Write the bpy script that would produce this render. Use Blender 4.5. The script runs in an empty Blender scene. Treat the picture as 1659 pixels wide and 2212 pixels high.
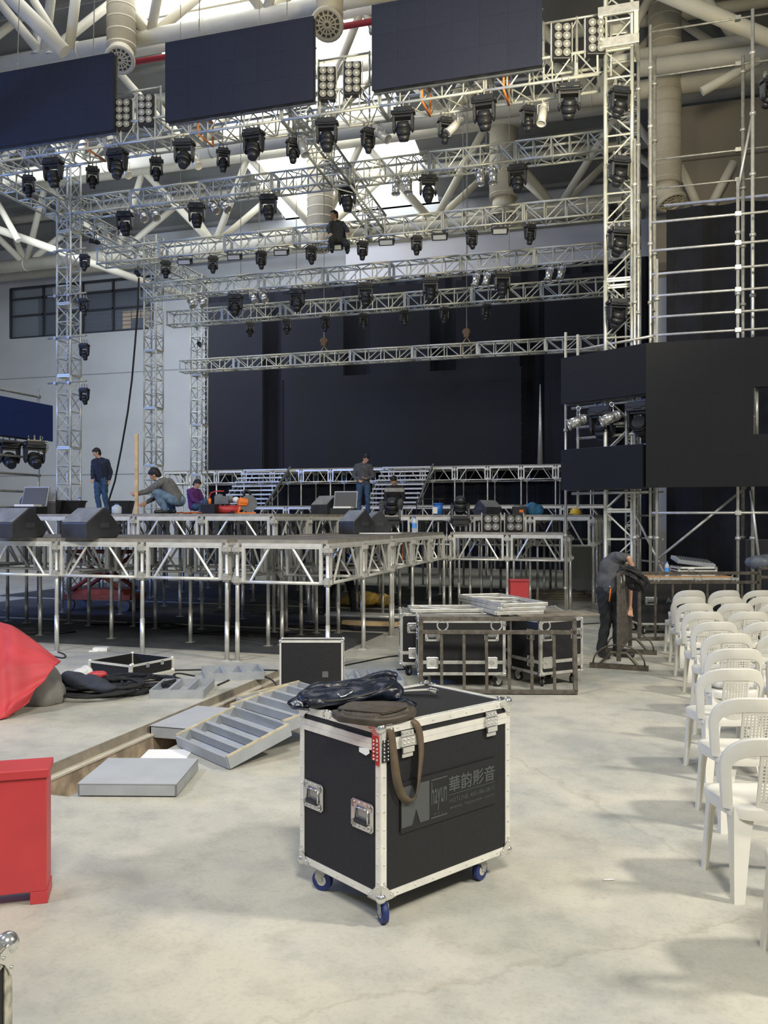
import bpy, math, random
from mathutils import Vector, Matrix, Euler
random.seed(7)
S = bpy.context.scene
COL = S.collection
PI = math.pi
# ------------------------------------------------------------------ camera
YAW = math.radians(16.87)
CY, SY = math.cos(YAW), math.sin(YAW)
F = 1853.0; H = 1.85; HX = 829.5; HY = 1120.0
cam_d = bpy.data.cameras.new('camera')
cam_d.sensor_fit = 'VERTICAL'; cam_d.sensor_height = 24.0; cam_d.lens = F / 2212 * 24.0
cam_d.shift_y = (HY - 1106) / 2212
cam_d.clip_end = 300
cam = bpy.data.objects.new('camera', cam_d)
cam.location = (0, 0, H); cam.rotation_euler = (PI / 2, 0, YAW)
COL.objects.link(cam); S.camera = cam
# ------------------------------------------------------------------ light
S.view_settings.view_transform = 'Standard'; S.view_settings.look = 'None'
S.view_settings.gamma = 1.0; S.view_settings.use_curve_mapping = False
S.view_settings.exposure = 0.06
w = bpy.data.worlds.new('world'); S.world = w; w.use_nodes = True
bg = w.node_tree.nodes['Background']
bg.inputs[0].default_value = (0.86, 0.93, 1.0, 1); bg.inputs[1].default_value = 0.24
def area(loc, target, size, power, color, spread=180):
    l = bpy.data.lights.new('hall_and_fill_light', 'AREA'); l.shape = 'DISK'; l.size = size
    l.energy = power; l.color = color; l.spread = math.radians(spread)
    o = bpy.data.objects.new('hall_and_fill_light', l); o.location = loc
    d = Vector(target) - Vector(loc)
    o.rotation_euler = d.to_track_quat('-Z', 'Y').to_euler(); COL.objects.link(o); return o
area((9.5, 5.0, 10.0), (-1, 5.5, 0), 1.3, 560, (1.0, 0.93, 0.80), 120)
area((3.0, -5.0, 12.0), (-3, 9, 0), 3.0, 480, (1.0, 0.95, 0.84), 100)  # unseen soft fill added from behind the camera
area((-9.0, -2.0, 12.0), (-5, 12, 0), 3.0, 300, (0.95, 0.97, 1.0), 100)
area((-20.0, 8.0, 6.5), (-9, 15, 1.0), 2.5, 1000, (0.18, 0.34, 1.0))  # blue light added to imitate the cast of lens flare
area((-20.0, 22.0, 12.5), (-18, 36, 7.0), 4.0, 620, (0.85, 0.92, 1.0), 130)
area((0.8, 9.0, 7.8), (-3.5, 17, 10.0), 1.2, 330, (1.0, 0.88, 0.60), 110)
# ------------------------------------------------------------------ pixel -> world
def GX(px, Y):
    t = (px - HX) / F
    return Y * (t * CY - SY) / (CY + t * SY)
def DEP(X, Y): return -SY * X + CY * Y
def P(px, py, Y):
    X = GX(px, Y); d = DEP(X, Y)
    return Vector((X, Y, H + (HY - py) / F * d))
def W(xc, d, z=0.0):
    return Vector((xc * CY - d * SY, xc * SY + d * CY, z))
def G(px, py, z=0.0):
    d = (H - z) * F / (py - HY)
    return W((px - HX) / F * d, d, z)
def D(px, py, d):
    return W((px - HX) / F * d, d, H + (HY - py) / F * d)
# ------------------------------------------------------------------ materials
MATS = {}
def mat(name, col, rough=0.6, metal=0.0, var=0.0, scale=8.0, bump=0.0, emit=None, es=0.0, alpha=1.0, col2=None, detail=6, trans=0.0):
    if name in MATS: return MATS[name]
    m = bpy.data.materials.new(name); m.use_nodes = True
    nt = m.node_tree; b = nt.nodes['Principled BSDF']
    b.inputs['Base Color'].default_value = (*col, 1); b.inputs['Roughness'].default_value = rough
    b.inputs['Metallic'].default_value = metal; b.inputs['Alpha'].default_value = alpha
    b.inputs['Transmission Weight'].default_value = trans
    tc = nt.nodes.new('ShaderNodeTexCoord')
    nz = nt.nodes.new('ShaderNodeTexNoise'); nz.inputs['Scale'].default_value = scale; nz.inputs['Detail'].default_value = detail
    nt.links.new(tc.outputs['Object'], nz.inputs['Vector'])
    if var > 0 or col2:
        r = nt.nodes.new('ShaderNodeValToRGB')
        c2 = col2 if col2 else tuple(min(1, c * (1 + var)) for c in col)
        c1 = col if col2 else tuple(c * (1 - var) for c in col)
        r.color_ramp.elements[0].position = 0.35; r.color_ramp.elements[0].color = (*c1, 1)
        r.color_ramp.elements[1].position = 0.65; r.color_ramp.elements[1].color = (*c2, 1)
        nt.links.new(nz.outputs['Fac'], r.inputs[0]); nt.links.new(r.outputs[0], b.inputs['Base Color'])
    if bump > 0:
        bp = nt.nodes.new('ShaderNodeBump'); bp.inputs['Strength'].default_value = bump; bp.inputs['Distance'].default_value = 0.01
        nt.links.new(nz.outputs['Fac'], bp.inputs['Height']); nt.links.new(bp.outputs[0], b.inputs['Normal'])
    if emit:
        b.inputs['Emission Color'].default_value = (*emit, 1); b.inputs['Emission Strength'].default_value = es
    MATS[name] = m; return m
ALU = mat('aluminium', (0.62, 0.61, 0.56), 0.38, 0.55, 0.12, 12)
ALUB = mat('bright_aluminium', (0.80, 0.79, 0.73), 0.32, 0.35, 0.08, 10)
GALV = mat('galvanised_steel', (0.36, 0.36, 0.33), 0.5, 0.5, 0.2, 14)
TRUSSM = mat('truss_aluminium', (0.56, 0.57, 0.51), 0.42, 0.35, 0.1, 6)
BLK = mat('black_laminate', (0.009, 0.009, 0.011), 0.65, 0, 0.15, 40, 0.15)
BLKP = mat('black_plastic', (0.018, 0.019, 0.022), 0.42)
BLKC = mat('black_cloth', (0.012, 0.013, 0.018), 0.95, 0, 0.3, 3, 0.3)
LENS = mat('dark_lens', (0.03, 0.035, 0.045), 0.08)
CHROME = mat('chrome', (0.75, 0.75, 0.73), 0.18, 0.9)
WHITEP = mat('white_plastic', (0.74, 0.72, 0.64), 0.45, 0, 0.03, 5)
REDP = mat('red_paint', (0.50, 0.045, 0.05), 0.45, 0, 0.06, 4)
REDT = mat('red_tarpaulin', (0.50, 0.045, 0.055), 0.6, 0, 0.12, 3, 0.3)
GREYM = mat('grey_paint', (0.33, 0.35, 0.37), 0.5, 0, 0.08, 6)
GREYD = mat('dark_grey_metal', (0.14, 0.155, 0.17), 0.5, 0.2, 0.2, 6)
STEEL = mat('raw_steel', (0.11, 0.096, 0.078), 0.55, 0.5, 0.3, 18)
WOOD = mat('pine_wood', (0.62, 0.43, 0.22), 0.7, 0, 0.2, 7)
PLY = mat('worn_plywood', (0.20, 0.175, 0.14), 0.8, 0, 0.3, 5)
DECKM = mat('worn_deck_boards', (0.14, 0.12, 0.10), 0.85, 0, 0.35, 3)
ROOFT = mat('white_painted_steel', (0.74, 0.70, 0.58), 0.5, 0, 0.06, 1.5)
ROOFR = mat('red_pipe_paint', (0.35, 0.03, 0.04), 0.5)
DUCTM = mat('cream_duct_paint', (0.66, 0.60, 0.47), 0.55, 0, 0.06, 2)
BLUEW = mat('blue_rubber', (0.012, 0.025, 0.13), 0.5)
RUBBER = mat('black_rubber', (0.015, 0.015, 0.017), 0.8)
SKIN = mat('skin', (0.56, 0.32, 0.20), 0.55)
HAIR = mat('black_hair', (0.012, 0.010, 0.009), 0.6, 0, 0.2, 60, 0.4)
ORANGE = mat('orange_plastic', (0.85, 0.20, 0.03), 0.5)
YELLOW = mat('yellow_plastic', (0.85, 0.55, 0.05), 0.5)
BLUEP = mat('blue_plastic', (0.03, 0.17, 0.60), 0.4)
PLAST = mat('clear_plastic', (0.75, 0.83, 0.90), 0.15, 0, alpha=0.55)
PAPER = mat('white_paper', (0.85, 0.85, 0.83), 0.7)
REFL = mat('lamp_reflector', (0.30, 0.295, 0.27), 0.35, 0.3)
def led_mat(name, col, sx=0.5, sz=0.5):
    m = bpy.data.materials.new(name); m.use_nodes = True
    nt = m.node_tree; b = nt.nodes['Principled BSDF']; b.inputs['Roughness'].default_value = 0.7; b.inputs['Specular IOR Level'].default_value = 0.3
    tc = nt.nodes.new('ShaderNodeTexCoord'); mp = nt.nodes.new('ShaderNodeMapping')
    mp.inputs['Rotation'].default_value = (-PI / 2, 0, 0)
    br = nt.nodes.new('ShaderNodeTexBrick'); br.offset = 0.0
    br.inputs['Scale'].default_value = 1.0; br.inputs['Brick Width'].default_value = sx; br.inputs['Row Height'].default_value = sz
    br.inputs['Mortar Size'].default_value = 0.006; br.inputs['Mortar Smooth'].default_value = 0.3
    br.inputs['Color1'].default_value = (*col, 1); br.inputs['Color2'].default_value = (*[c * 1.12 for c in col], 1)
    br.inputs['Mortar'].default_value = (*[c * 0.8 for c in col], 1)
    nt.links.new(tc.outputs['Object'], mp.inputs[0]); nt.links.new(mp.outputs[0], br.inputs['Vector'])
    nz = nt.nodes.new('ShaderNodeTexNoise'); nz.inputs['Scale'].default_value = 60
    mx = nt.nodes.new('ShaderNodeMixRGB'); mx.blend_type = 'MULTIPLY'; mx.inputs[0].default_value = 0.35
    nt.links.new(tc.outputs['Object'], nz.inputs['Vector'])
    nt.links.new(br.outputs['Color'], mx.inputs[1]); nt.links.new(nz.outputs['Fac'], mx.inputs[2])
    nt.links.new(mx.outputs[0], b.inputs['Base Color'])
    return m
LED = led_mat('led_screen_face', (0.021, 0.025, 0.046))
LEDD = led_mat('led_screen_face_dark', (0.010, 0.011, 0.013))
LEDB = led_mat('led_screen_face_blue', (0.012, 0.030, 0.14))
def screen_dots(name, col): return led_mat(name, col)
# ------------------------------------------------------------------ mesh builder
def basis(d):
    d = Vector(d).normalized()
    a = Vector((0, 0, 1)) if abs(d.z) < 0.9 else Vector((1, 0, 0))
    u = d.cross(a).normalized(); v = d.cross(u).normalized()
    return u, v
class MB:
    def __init__(s): s.v = []; s.f = []; s.m = []; s.cur = 0; s.sm = []; s.T = None
    def _add(s, vs, fs, smooth=False):
        n = len(s.v)
        if s.T is not None: vs = [s.T @ Vector(p) for p in vs]
        s.v += [tuple(p) for p in vs]
        for f in fs: s.f.append([i + n for i in f]); s.m.append(s.cur); s.sm.append(smooth)
        return s
    def box(s, c, size, rot=None, top=None):
        x, y, z = [k / 2 for k in size]
        tx, ty = (x, y) if top is None else (top[0] / 2, top[1] / 2)
        vs = [(-x, -y, -z), (x, -y, -z), (x, y, -z), (-x, y, -z), (-tx, -ty, z), (tx, -ty, z), (tx, ty, z), (-tx, ty, z)]
        R = Euler(rot).to_matrix() if rot is not None and not isinstance(rot, Matrix) else (rot if rot is not None else Matrix.Identity(3))
        c = Vector(c); vs = [R @ Vector(p) + c for p in vs]
        return s._add(vs, [(0, 3, 2, 1), (4, 5, 6, 7), (0, 1, 5, 4), (1, 2, 6, 5), (2, 3, 7, 6), (3, 0, 4, 7)])
    def tube(s, a, b, r, n=8, r2=None, cap=True):
        a = Vector(a); b = Vector(b); r2 = r if r2 is None else r2
        if (b - a).length < 1e-6: return s
        u, v = basis(b - a); vs = []
        for p, q in ((a, r), (b, r2)):
            for i in range(n):
                t = 2 * PI * i / n; vs.append(p + u * math.cos(t) * q + v * math.sin(t) * q)
        fs = [(i, (i + 1) % n, n + (i + 1) % n, n + i) for i in range(n)]
        fs = [f[::-1] for f in fs]
        s._add(vs, fs, n > 6)
        if cap:
            k = len(s.v) - 2 * n
            s.f.append([k + i for i in range(n)]); s.m.append(s.cur); s.sm.append(False)
            s.f.append([k + n + i for i in range(n - 1, -1, -1)]); s.m.append(s.cur); s.sm.append(False)
        return s
    def path(s, pts, r, n=8, closed=False):
        pts = [Vector(p) for p in pts]; N = len(pts); vs = []; up = None
        for i, p in enumerate(pts):
            if closed: t = pts[(i + 1) % N] - pts[i - 1]
            else: t = pts[min(i + 1, N - 1)] - pts[max(i - 1, 0)]
            t.normalize()
            if up is None: u, v = basis(t)
            else:
                u = (up - t * up.dot(t)).normalized(); v = t.cross(u)
            up = u
            rr = r[i] if isinstance(r, (list, tuple)) else r
            for k in range(n):
                a = 2 * PI * k / n; vs.append(p + u * math.cos(a) * rr + v * math.sin(a) * rr)
        fs = []
        for i in range(N if closed else N - 1):
            j = (i + 1) % N
            for k in range(n): fs.append((i * n + k, i * n + (k + 1) % n, j * n + (k + 1) % n, j * n + k))
        if not closed:
            fs.append(tuple(range(n - 1, -1, -1))); fs.append(tuple((N - 1) * n + k for k in range(n)))
        return s._add(vs, fs, True)
    def sph(s, c, r, n=10, m=7):
        c = Vector(c); rr = Vector((r, r, r)) if not isinstance(r, (tuple, list, Vector)) else Vector(r)
        vs = [c + Vector((0, 0, rr.z))]
        for i in range(1, m):
            a = PI * i / m
            for k in range(n):
                t = 2 * PI * k / n
                vs.append(c + Vector((math.sin(a) * math.cos(t) * rr.x, math.sin(a) * math.sin(t) * rr.y, math.cos(a) * rr.z)))
        vs.append(c - Vector((0, 0, rr.z))); fs = []
        for k in range(n): fs.append((0, 1 + k, 1 + (k + 1) % n))
        for i in range(m - 2):
            for k in range(n):
                a = 1 + i * n
                fs.append((a + k, a + n + k, a + n + (k + 1) % n, a + (k + 1) % n))
        L = len(vs) - 1; a = 1 + (m - 2) * n
        for k in range(n): fs.append((L, a + (k + 1) % n, a + k))
        return s._add(vs, fs, True)
    def prism(s, pts, o, ux, uy, th):
        """polygon pts (2d) in plane o + x*ux + y*uy, extruded by th along ux x uy"""
        o = Vector(o); ux = Vector(ux); uy = Vector(uy); n = ux.cross(uy).normalized() * th
        N = len(pts); vs = [o + ux * a + uy * b for a, b in pts] + [o + ux * a + uy * b + n for a, b in pts]
        fs = [tuple(range(N - 1, -1, -1)), tuple(range(N, 2 * N))] + [(i, (i + 1) % N, N + (i + 1) % N, N + i) for i in range(N)]
        return s._add(vs, fs)
    def ring(s, c, ax, R, r, n=20, m=8):
        u, v = basis(ax); c = Vector(c)
        return s.path([c + u * math.cos(2 * PI * i / n) * R + v * math.sin(2 * PI * i / n) * R for i in range(n)], r, m, True)
    def ribbon(s, pts, side, wd, th):
        pts = [Vector(p) for p in pts]; side = [Vector(x).normalized() for x in side] if isinstance(side, list) else [Vector(side).normalized()] * len(pts)
        vs = []
        for i, p in enumerate(pts):
            t = (pts[min(i + 1, len(pts) - 1)] - pts[max(i - 1, 0)]).normalized()
            n = t.cross(side[i]).normalized() * th / 2; q = side[i] * wd / 2
            vs += [p - q - n, p + q - n, p + q + n, p - q + n]
        fs = []
        for i in range(len(pts) - 1):
            a = i * 4; b = a + 4
            for k in range(4): fs.append((a + k, a + (k + 1) % 4, b + (k + 1) % 4, b + k))
        fs += [(3, 2, 1, 0), tuple(len(vs) - 4 + k for k in range(4))]
        return s._add(vs, fs, True)
    def build(s, name, mats, parent=None, bevel=0.0, loc=None, rz=0.0):
        me = bpy.data.meshes.new(name); me.from_pydata([tuple(p) for p in s.v], [], s.f)
        ms = mats if isinstance(mats, (list, tuple)) else [mats]
        for m in ms: me.materials.append(m)
        me.polygons.foreach_set('material_index', s.m); me.polygons.foreach_set('use_smooth', s.sm)
        me.update()
        o = bpy.data.objects.new(name, me); COL.objects.link(o)
        if parent is not None: o.parent = parent
        if loc is not None: o.location = loc
        o.rotation_euler.z = rz
        if bevel > 0:
            b = o.modifiers.new('bevel', 'BEVEL'); b.width = bevel; b.segments = 2; b.limit_method = 'ANGLE'; b.angle_limit = 0.7
        return o
def tag(o, label=None, cat=None, group=None, kind=None):
    if label: o['label'] = label
    if cat: o['category'] = cat
    if group: o['group'] = group
    if kind: o['kind'] = kind
    return o
def thing(name, label, cat, loc=(0, 0, 0), rz=0.0, group=None):
    o = bpy.data.objects.new(name, None); COL.objects.link(o); o.empty_display_size = 0.2
    o.location = loc; o.rotation_euler = (0, 0, rz); return tag(o, label, cat, group)
KIDS = {}
def copy_tree(o, parent=None):
    c = o.copy(); COL.objects.link(c)
    if parent is not None: c.parent = parent
    for ch in list(o.children): copy_tree(ch, c)
    return c
def struct(name, mb, m, loc=None, rz=0.0):
    o = mb.build(name, m, None, loc=loc, rz=rz); o['kind'] = 'structure'; return o
ORD = ['first', 'second', 'third', 'fourth', 'fifth', 'sixth', 'seventh', 'eighth', 'ninth', 'tenth', 'eleventh', 'twelfth', 'thirteenth', 'fourteenth', 'fifteenth', 'sixteenth']
def remesh(mb, voxel, smooth=6, name='tmp'):
    me = bpy.data.meshes.new(name); me.from_pydata([tuple(p) for p in mb.v], [], mb.f); me.update()
    o = bpy.data.objects.new(name, me); COL.objects.link(o)
    r = o.modifiers.new('r', 'REMESH'); r.mode = 'VOXEL'; r.voxel_size = voxel
    if smooth:
        k = o.modifiers.new('s', 'SMOOTH'); k.iterations = smooth; k.factor = 0.5
    dg = bpy.context.evaluated_depsgraph_get(); dg.update()
    out = bpy.data.meshes.new_from_object(o.evaluated_get(dg))
    bpy.data.objects.remove(o); bpy.data.meshes.remove(me)
    out.name = name
    out.polygons.foreach_set('use_smooth', [True] * len(out.polygons))
    return out
def meshobj(name, me, m, parent=None, loc=None, rz=0):
    me.materials.clear(); me.materials.append(m)
    o = bpy.data.objects.new(name, me); COL.objects.link(o)
    if parent is not None: o.parent = parent
    if loc is not None: o.location = loc
    o.rotation_euler.z = rz
    return o
# ================================================================== SETTING
TX0, TX1, TY0, TDEP = -4.28, -3.66, 4.85, 0.38      # service trench in the floor
def floor_mat():
    m = bpy.data.materials.new('concrete_floor'); m.use_nodes = True
    nt = m.node_tree; b = nt.nodes['Principled BSDF']; b.inputs['Roughness'].default_value = 0.6
    tc = nt.nodes.new('ShaderNodeTexCoord')
    def noise(sc, det, rough=0.6):
        n = nt.nodes.new('ShaderNodeTexNoise'); n.inputs['Scale'].default_value = sc; n.inputs['Detail'].default_value = det
        n.inputs['Roughness'].default_value = rough; nt.links.new(tc.outputs['Object'], n.inputs['Vector']); return n
    n1 = noise(0.8, 9, 0.62); n2 = noise(5, 10); n3 = noise(40, 4)
    r1 = nt.nodes.new('ShaderNodeValToRGB')
    r1.color_ramp.elements[0].position = 0.36; r1.color_ramp.elements[0].color = (0.38, 0.385, 0.355, 1)
    r1.color_ramp.elements[1].position = 0.58; r1.color_ramp.elements[1].color = (0.565, 0.54, 0.455, 1)
    nt.links.new(n1.outputs['Fac'], r1.inputs[0])
    r2 = nt.nodes.new('ShaderNodeValToRGB')
    r2.color_ramp.elements[0].position = 0.25; r2.color_ramp.elements[0].color = (0.80, 0.80, 0.80, 1)
    r2.color_ramp.elements[1].position = 0.52; r2.color_ramp.elements[1].color = (1, 1, 1, 1)
    nt.links.new(n2.outputs['Fac'], r2.inputs[0])
    r3 = nt.nodes.new('ShaderNodeValToRGB')
    r3.color_ramp.elements[0].position = 0.2; r3.color_ramp.elements[0].color = (0.86, 0.86, 0.86, 1)
    r3.color_ramp.elements[1].position = 0.5; r3.color_ramp.elements[1].color = (1, 1, 1, 1)
    nt.links.new(n3.outputs['Fac'], r3.inputs[0])
    def mul(a, c):
        x = nt.nodes.new('ShaderNodeMixRGB'); x.blend_type = 'MULTIPLY'; x.inputs[0].default_value = 1
        nt.links.new(a, x.inputs[1]); nt.links.new(c, x.inputs[2]); return x.outputs[0]
    c = mul(mul(r1.outputs[0], r2.outputs[0]), r3.outputs[0])
    # fine crack line along one joint
    vo = nt.nodes.new('ShaderNodeTexVoronoi'); vo.feature = 'DISTANCE_TO_EDGE'; vo.inputs['Scale'].default_value = 0.16
    nd = nt.nodes.new('ShaderNodeVectorMath'); nd.operation = 'ADD'
    sc = nt.nodes.new('ShaderNodeVectorMath'); sc.operation = 'SCALE'; sc.inputs['Scale'].default_value = 0.35
    nt.links.new(n2.outputs['Color'], sc.inputs[0]); nt.links.new(tc.outputs['Object'], nd.inputs[0]); nt.links.new(sc.outputs[0], nd.inputs[1])
    nt.links.new(nd.outputs[0], vo.inputs['Vector'])
    r4 = nt.nodes.new('ShaderNodeValToRGB')
    r4.color_ramp.elements[0].position = 0.0; r4.color_ramp.elements[0].color = (0.86, 0.85, 0.83, 1)
    r4.color_ramp.elements[1].position = 0.004; r4.color_ramp.elements[1].color = (1, 1, 1, 1)
    nt.links.new(vo.outputs['Distance'], r4.inputs[0]); c = mul(c, r4.outputs[0])
    nt.links.new(c, b.inputs['Base Color'])
    bp = nt.nodes.new('ShaderNodeBump'); bp.inputs['Strength'].default_value = 0.1; bp.inputs['Distance'].default_value = 0.01
    nt.links.new(n2.outputs['Fac'], bp.inputs['Height']); nt.links.new(bp.outputs[0], b.inputs['Normal'])
    return m
FLOORM = floor_mat()
WALLM = mat('white_wall_paint', (0.55, 0.57, 0.59), 0.8, 0, 0.05, 0.5)
WALLB = mat('taupe_wall_paint', (0.30, 0.27, 0.22), 0.85, 0, 0.08, 0.4)
CEILM = mat('grey_roof_sheeting', (0.25, 0.255, 0.25), 0.8, 0, 0.05, 0.3)
CONC = mat('rough_concrete', (0.36, 0.29, 0.21), 0.9, 0, 0.35, 7, 0.5)
f = MB()
def quad(mb, x0, y0, x1, y1, z, th=0.12): mb.box(((x0 + x1) / 2, (y0 + y1) / 2, z - th / 2), (x1 - x0, y1 - y0, th))
quad(f, -32, -8, TX0, 40, 0); quad(f, TX1, -8, 26, 40, 0); quad(f, TX0, -8, TX1, TY0, 0); quad(f, TX0, 9.72, TX1, 40, 0)
struct('floor', f, FLOORM)
t = MB()
quad(t, TX0 - 0.3, TY0 - 0.2, TX1 + 0.2, 9.9, -TDEP, 0.1)
t.box((TX0 - 0.1, 7.3, -TDEP / 2 - 0.12), (0.2, 5.1, TDEP - 0.02)); t.box((TX1 + 0.1, 7.3, -TDEP / 2 - 0.07), (0.2, 5.1, TDEP - 0.12))
t.box(((TX0 + TX1) / 2, TY0 - 0.1, -TDEP / 2 - 0.07), (0.62, 0.2, TDEP - 0.12)); t.box(((TX0 + TX1) / 2, 9.82, -TDEP / 2 - 0.07), (0.62, 0.2, TDEP - 0.12))
struct('trim_1', t, CONC)
t = MB(); t.box((TX0 + 0.006, 7.285, -0.045), (0.012, 4.86, 0.088)); struct('trim_2', t, mat('grey_brown_concrete', (0.27, 0.24, 0.19), 0.9, 0, 0.15, 9, 0.3))
t = MB(); t.box((TX0 + 0.035, 7.285, -0.235), (0.07, 4.86, 0.29)); struct('trim_7', t, CONC)
t = MB(); t.box((TX0 + 0.045, 7.285, -0.086), (0.07, 4.86, 0.016)); struct('trim_8', t, mat('pale_concrete_ledge', (0.55, 0.51, 0.42), 0.8, 0, 0.1, 6))
# back wall with the balcony window band
YW = 36.0
wx0, wx1 = P(22, 735, YW).x, P(330, 708, YW).x
wz0, wz1 = 10.95, 13.45
b = MB(); TOP = 15.6
b.box(((-40 + wx0) / 2, YW + 0.2, TOP / 2), (wx0 + 40, 0.4, TOP)); b.box(((wx1 + 26) / 2, YW + 0.2, TOP / 2), (26 - wx1, 0.4, TOP))
b.box(((wx0 + wx1) / 2, YW + 0.2, wz0 / 2), (wx1 - wx0, 0.4, wz0)); b.box(((wx0 + wx1) / 2, YW + 0.2, (wz1 + TOP) / 2), (wx1 - wx0, 0.4, TOP - wz1))
struct('wall_back', b, WALLM)
b = MB()
for z in (4.0, 8.9): b.box(((-40 - 17) / 2 + 1, YW - 0.01, z), (24, 0.03, 0.03))
struct('trim_3', b, mat('wall_joint_grey', (0.30, 0.31, 0.32), 0.9))  # thin darker grey lines along the wall joints
b = MB(); b.tube((-32, YW - 0.5, 13.9), (0, YW - 0.5, 13.9), 0.22, 12); b.tube((-32, YW - 0.3, 14.6), (0, YW - 0.3, 14.6), 0.12, 10)
struct('trim_4', b, ROOFT)
wn = MB(); ww = wx1 - wx0; fr = mat('dark_window_frame', (0.05, 0.055, 0.07), 0.5)
for i in range(5): wn.box((wx0 + ww * [0, 0.24, 0.52, 0.73, 1][i], YW + 0.05, (wz0 + wz1) / 2), (0.09, 0.12, wz1 - wz0))
for z in (wz0, wz0 + 1.1, wz0 + 1.95, wz1): wn.box(((wx0 + wx1) / 2, YW + 0.05, z), (ww, 0.12, 0.08))
win = struct('window_1', wn, fr)
p = MB(); p.box(((wx0 + wx1) / 2, YW + 0.15, (wz0 + wz1) / 2), (ww, 0.02, wz1 - wz0)); p.build('window_glass', mat('window_glass', (0.2, 0.24, 0.3), 0.1, 0, alpha=0.45), win)
b = MB(); b.box(((wx0 + wx1) / 2, YW + 1.9, wz0 - 0.12), (ww + 2, 3.0, 0.2)); struct('floor_gallery', b, WALLM)
b = MB(); b.box(((wx0 + wx1) / 2, YW + 3.4, 12.2), (ww + 2, 0.1, 3.6)); struct('wall_gallery', b, mat('warm_gallery_wall', (0.30, 0.28, 0.26), 0.9))
b = MB(); b.box((wx0 + ww * 0.71, YW + 3.3, 11.9), (ww * 0.36, 0.06, 1.7))
b.cur = 1; b.box((wx0 + ww * 0.65, YW + 3.25, 11.6), (0.9, 0.06, 1.5))
lit = struct('window_2', b, [mat('lit_gallery_window', (0.6, 0.45, 0.28), 0.6, emit=(1.0, 0.70, 0.38), es=0.55), mat('gallery_door', (0.35, 0.30, 0.28), 0.7)])
r = MB()
for k in range(5): r.tube((wx0 + ww * 0.3, YW + 0.6, wz0 + 0.2 + k * 0.2), (wx1, YW + 0.6, wz0 + 0.2 + k * 0.2), 0.02, 6)
for k in range(12): r.tube((wx0 + ww * (0.3 + 0.7 * k / 11), YW + 0.6, wz0 - 0.2), (wx0 + ww * (0.3 + 0.7 * k / 11), YW + 0.6, wz0 + 1.05), 0.025, 6)
tag(r.build('railing', GREYD), 'dark horizontal-bar railing inside the lit gallery windows', 'railing')
# side wall, right, taupe; upper wall pieces
b = MB(); b.box((20, 22, 9), (0.4, 40, 18)); struct('wall_right', b, WALLB)
b = MB(); b.box((-33, 22, 8), (0.4, 40, 16)); struct('wall_left', b, WALLM)
b = MB(); b.box((12.0, 27, 9.4), (23.6, 0.4, 9.2)); struct('wall_upper_right', b, WALLB)
b = MB()
for z in (10.9, 12.4): b.box((12, 26.78, z), (23.6, 0.05, 0.04))
b.box((6.8, 26.77, 10.5), (0.06, 0.05, 4.0)); b.box((12.0, 26.75, 9.3), (23.6, 0.1, 0.25)); struct('trim_5', b, mat('taupe_trim', (0.19, 0.17, 0.15), 0.8))
# pillar behind the right tower
b = MB(); b.box((0.42, 22.5, 3.9), (0.42, 0.4, 7.8)); struct('column_1', b, mat('pale_pillar_paint', (0.50, 0.50, 0.46), 0.8))
# roof sheeting, sloping up towards the camera side, with a skylight band
def zr(Y): return 15.4 + (36.4 - Y) * 0.20
SKX0, SKX1 = -15.6, -8.4
b = MB()
def roofq(mb, x0, x1, y0, y1, dz=0.0, th=0.15):
    mb.v; n = [(x0, y0, zr(y0) + dz), (x1, y0, zr(y0) + dz), (x1, y1, zr(y1) + dz), (x0, y1, zr(y1) + dz)]
    mb._add(n + [(a, c, z + th) for a, c, z in n], [(0, 3, 2, 1), (4, 5, 6, 7), (0, 1, 5, 4), (1, 2, 6, 5), (2, 3, 7, 6), (3, 0, 4, 7)])
roofq(b, -33, SKX0, 14, 36.4); roofq(b, SKX1, 22, 14, 36.4)
for k in range(14): roofq(b, -33, SKX0, 14.8 + k * 1.6, 14.95 + k * 1.6, -0.14, 0.14)
for k in range(14): roofq(b, SKX1, 22, 14.8 + k * 1.6, 14.95 + k * 1.6, -0.14, 0.14)
struct('ceiling', b, CEILM)
b = MB(); roofq(b, SKX0, SKX1, 14, 36.4, 0.02, 0.05)
struct('window_3', b, mat('daylit_skylight', (0.9, 0.92, 0.95), 0.6, emit=(0.95, 0.98, 1.0), es=3.0))
b = MB()
for k in range(8): roofq(b, SKX0, SKX1, 15 + k * 3.0, 15.08 + k * 3.0, -0.08, 0.08)
struct('trim_6', b, ROOFT)
# pale soffit panel hanging behind the rear trusses
b = MB(); b.box((-2.0, 35.6, 13.2), (21.0, 0.3, 2.9)); struct('wall_soffit', b, mat('pale_lilac_panel', (0.70, 0.71, 0.78), 0.7, 0, 0.03, 0.4))

# roof girders: each a thing of its own
def girder(label, Y, z, x0, x1, hh, r, step, rb, phase=0, yoff=1.6):
    g = thing('roof_girder', label, 'roof truss', (0, Y, z), 0, 'white tubular roof girders')
    m = MB(); m.tube((x0, 0, 0), (x1, 0, 0), r, 16)
    k = x0 + 2
    while k < x1: m.tube((k, 0, 0), (k + 0.06, 0, 0), r * 1.06, 16); k += 4.1
    m.build('bottom_chord', ROOFT, g)
    for s in (-1, 1):
        m = MB(); m.tube((x0, s * yoff, hh), (x1, s * yoff, hh), r * 0.7, 12); m.build('top_chord', ROOFT, g)
    x = x0 + phase; i = 0
    while x < x1 - 0.1:
        for s in (-1, 1):
            for q in (-0.5, 0.5):
                m = MB(); m.tube((x, 0, 0), (x + step * q, s * yoff, hh), rb, 10, rb * 0.9); m.build('strut', ROOFT, g)
        x += step
    return g
girder('thick white roof girder nearest the camera, above the hanging screens', 21.5, 15.6, -22, 9, 2.6, 0.22, 3.6, 0.14, 1.3)
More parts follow.
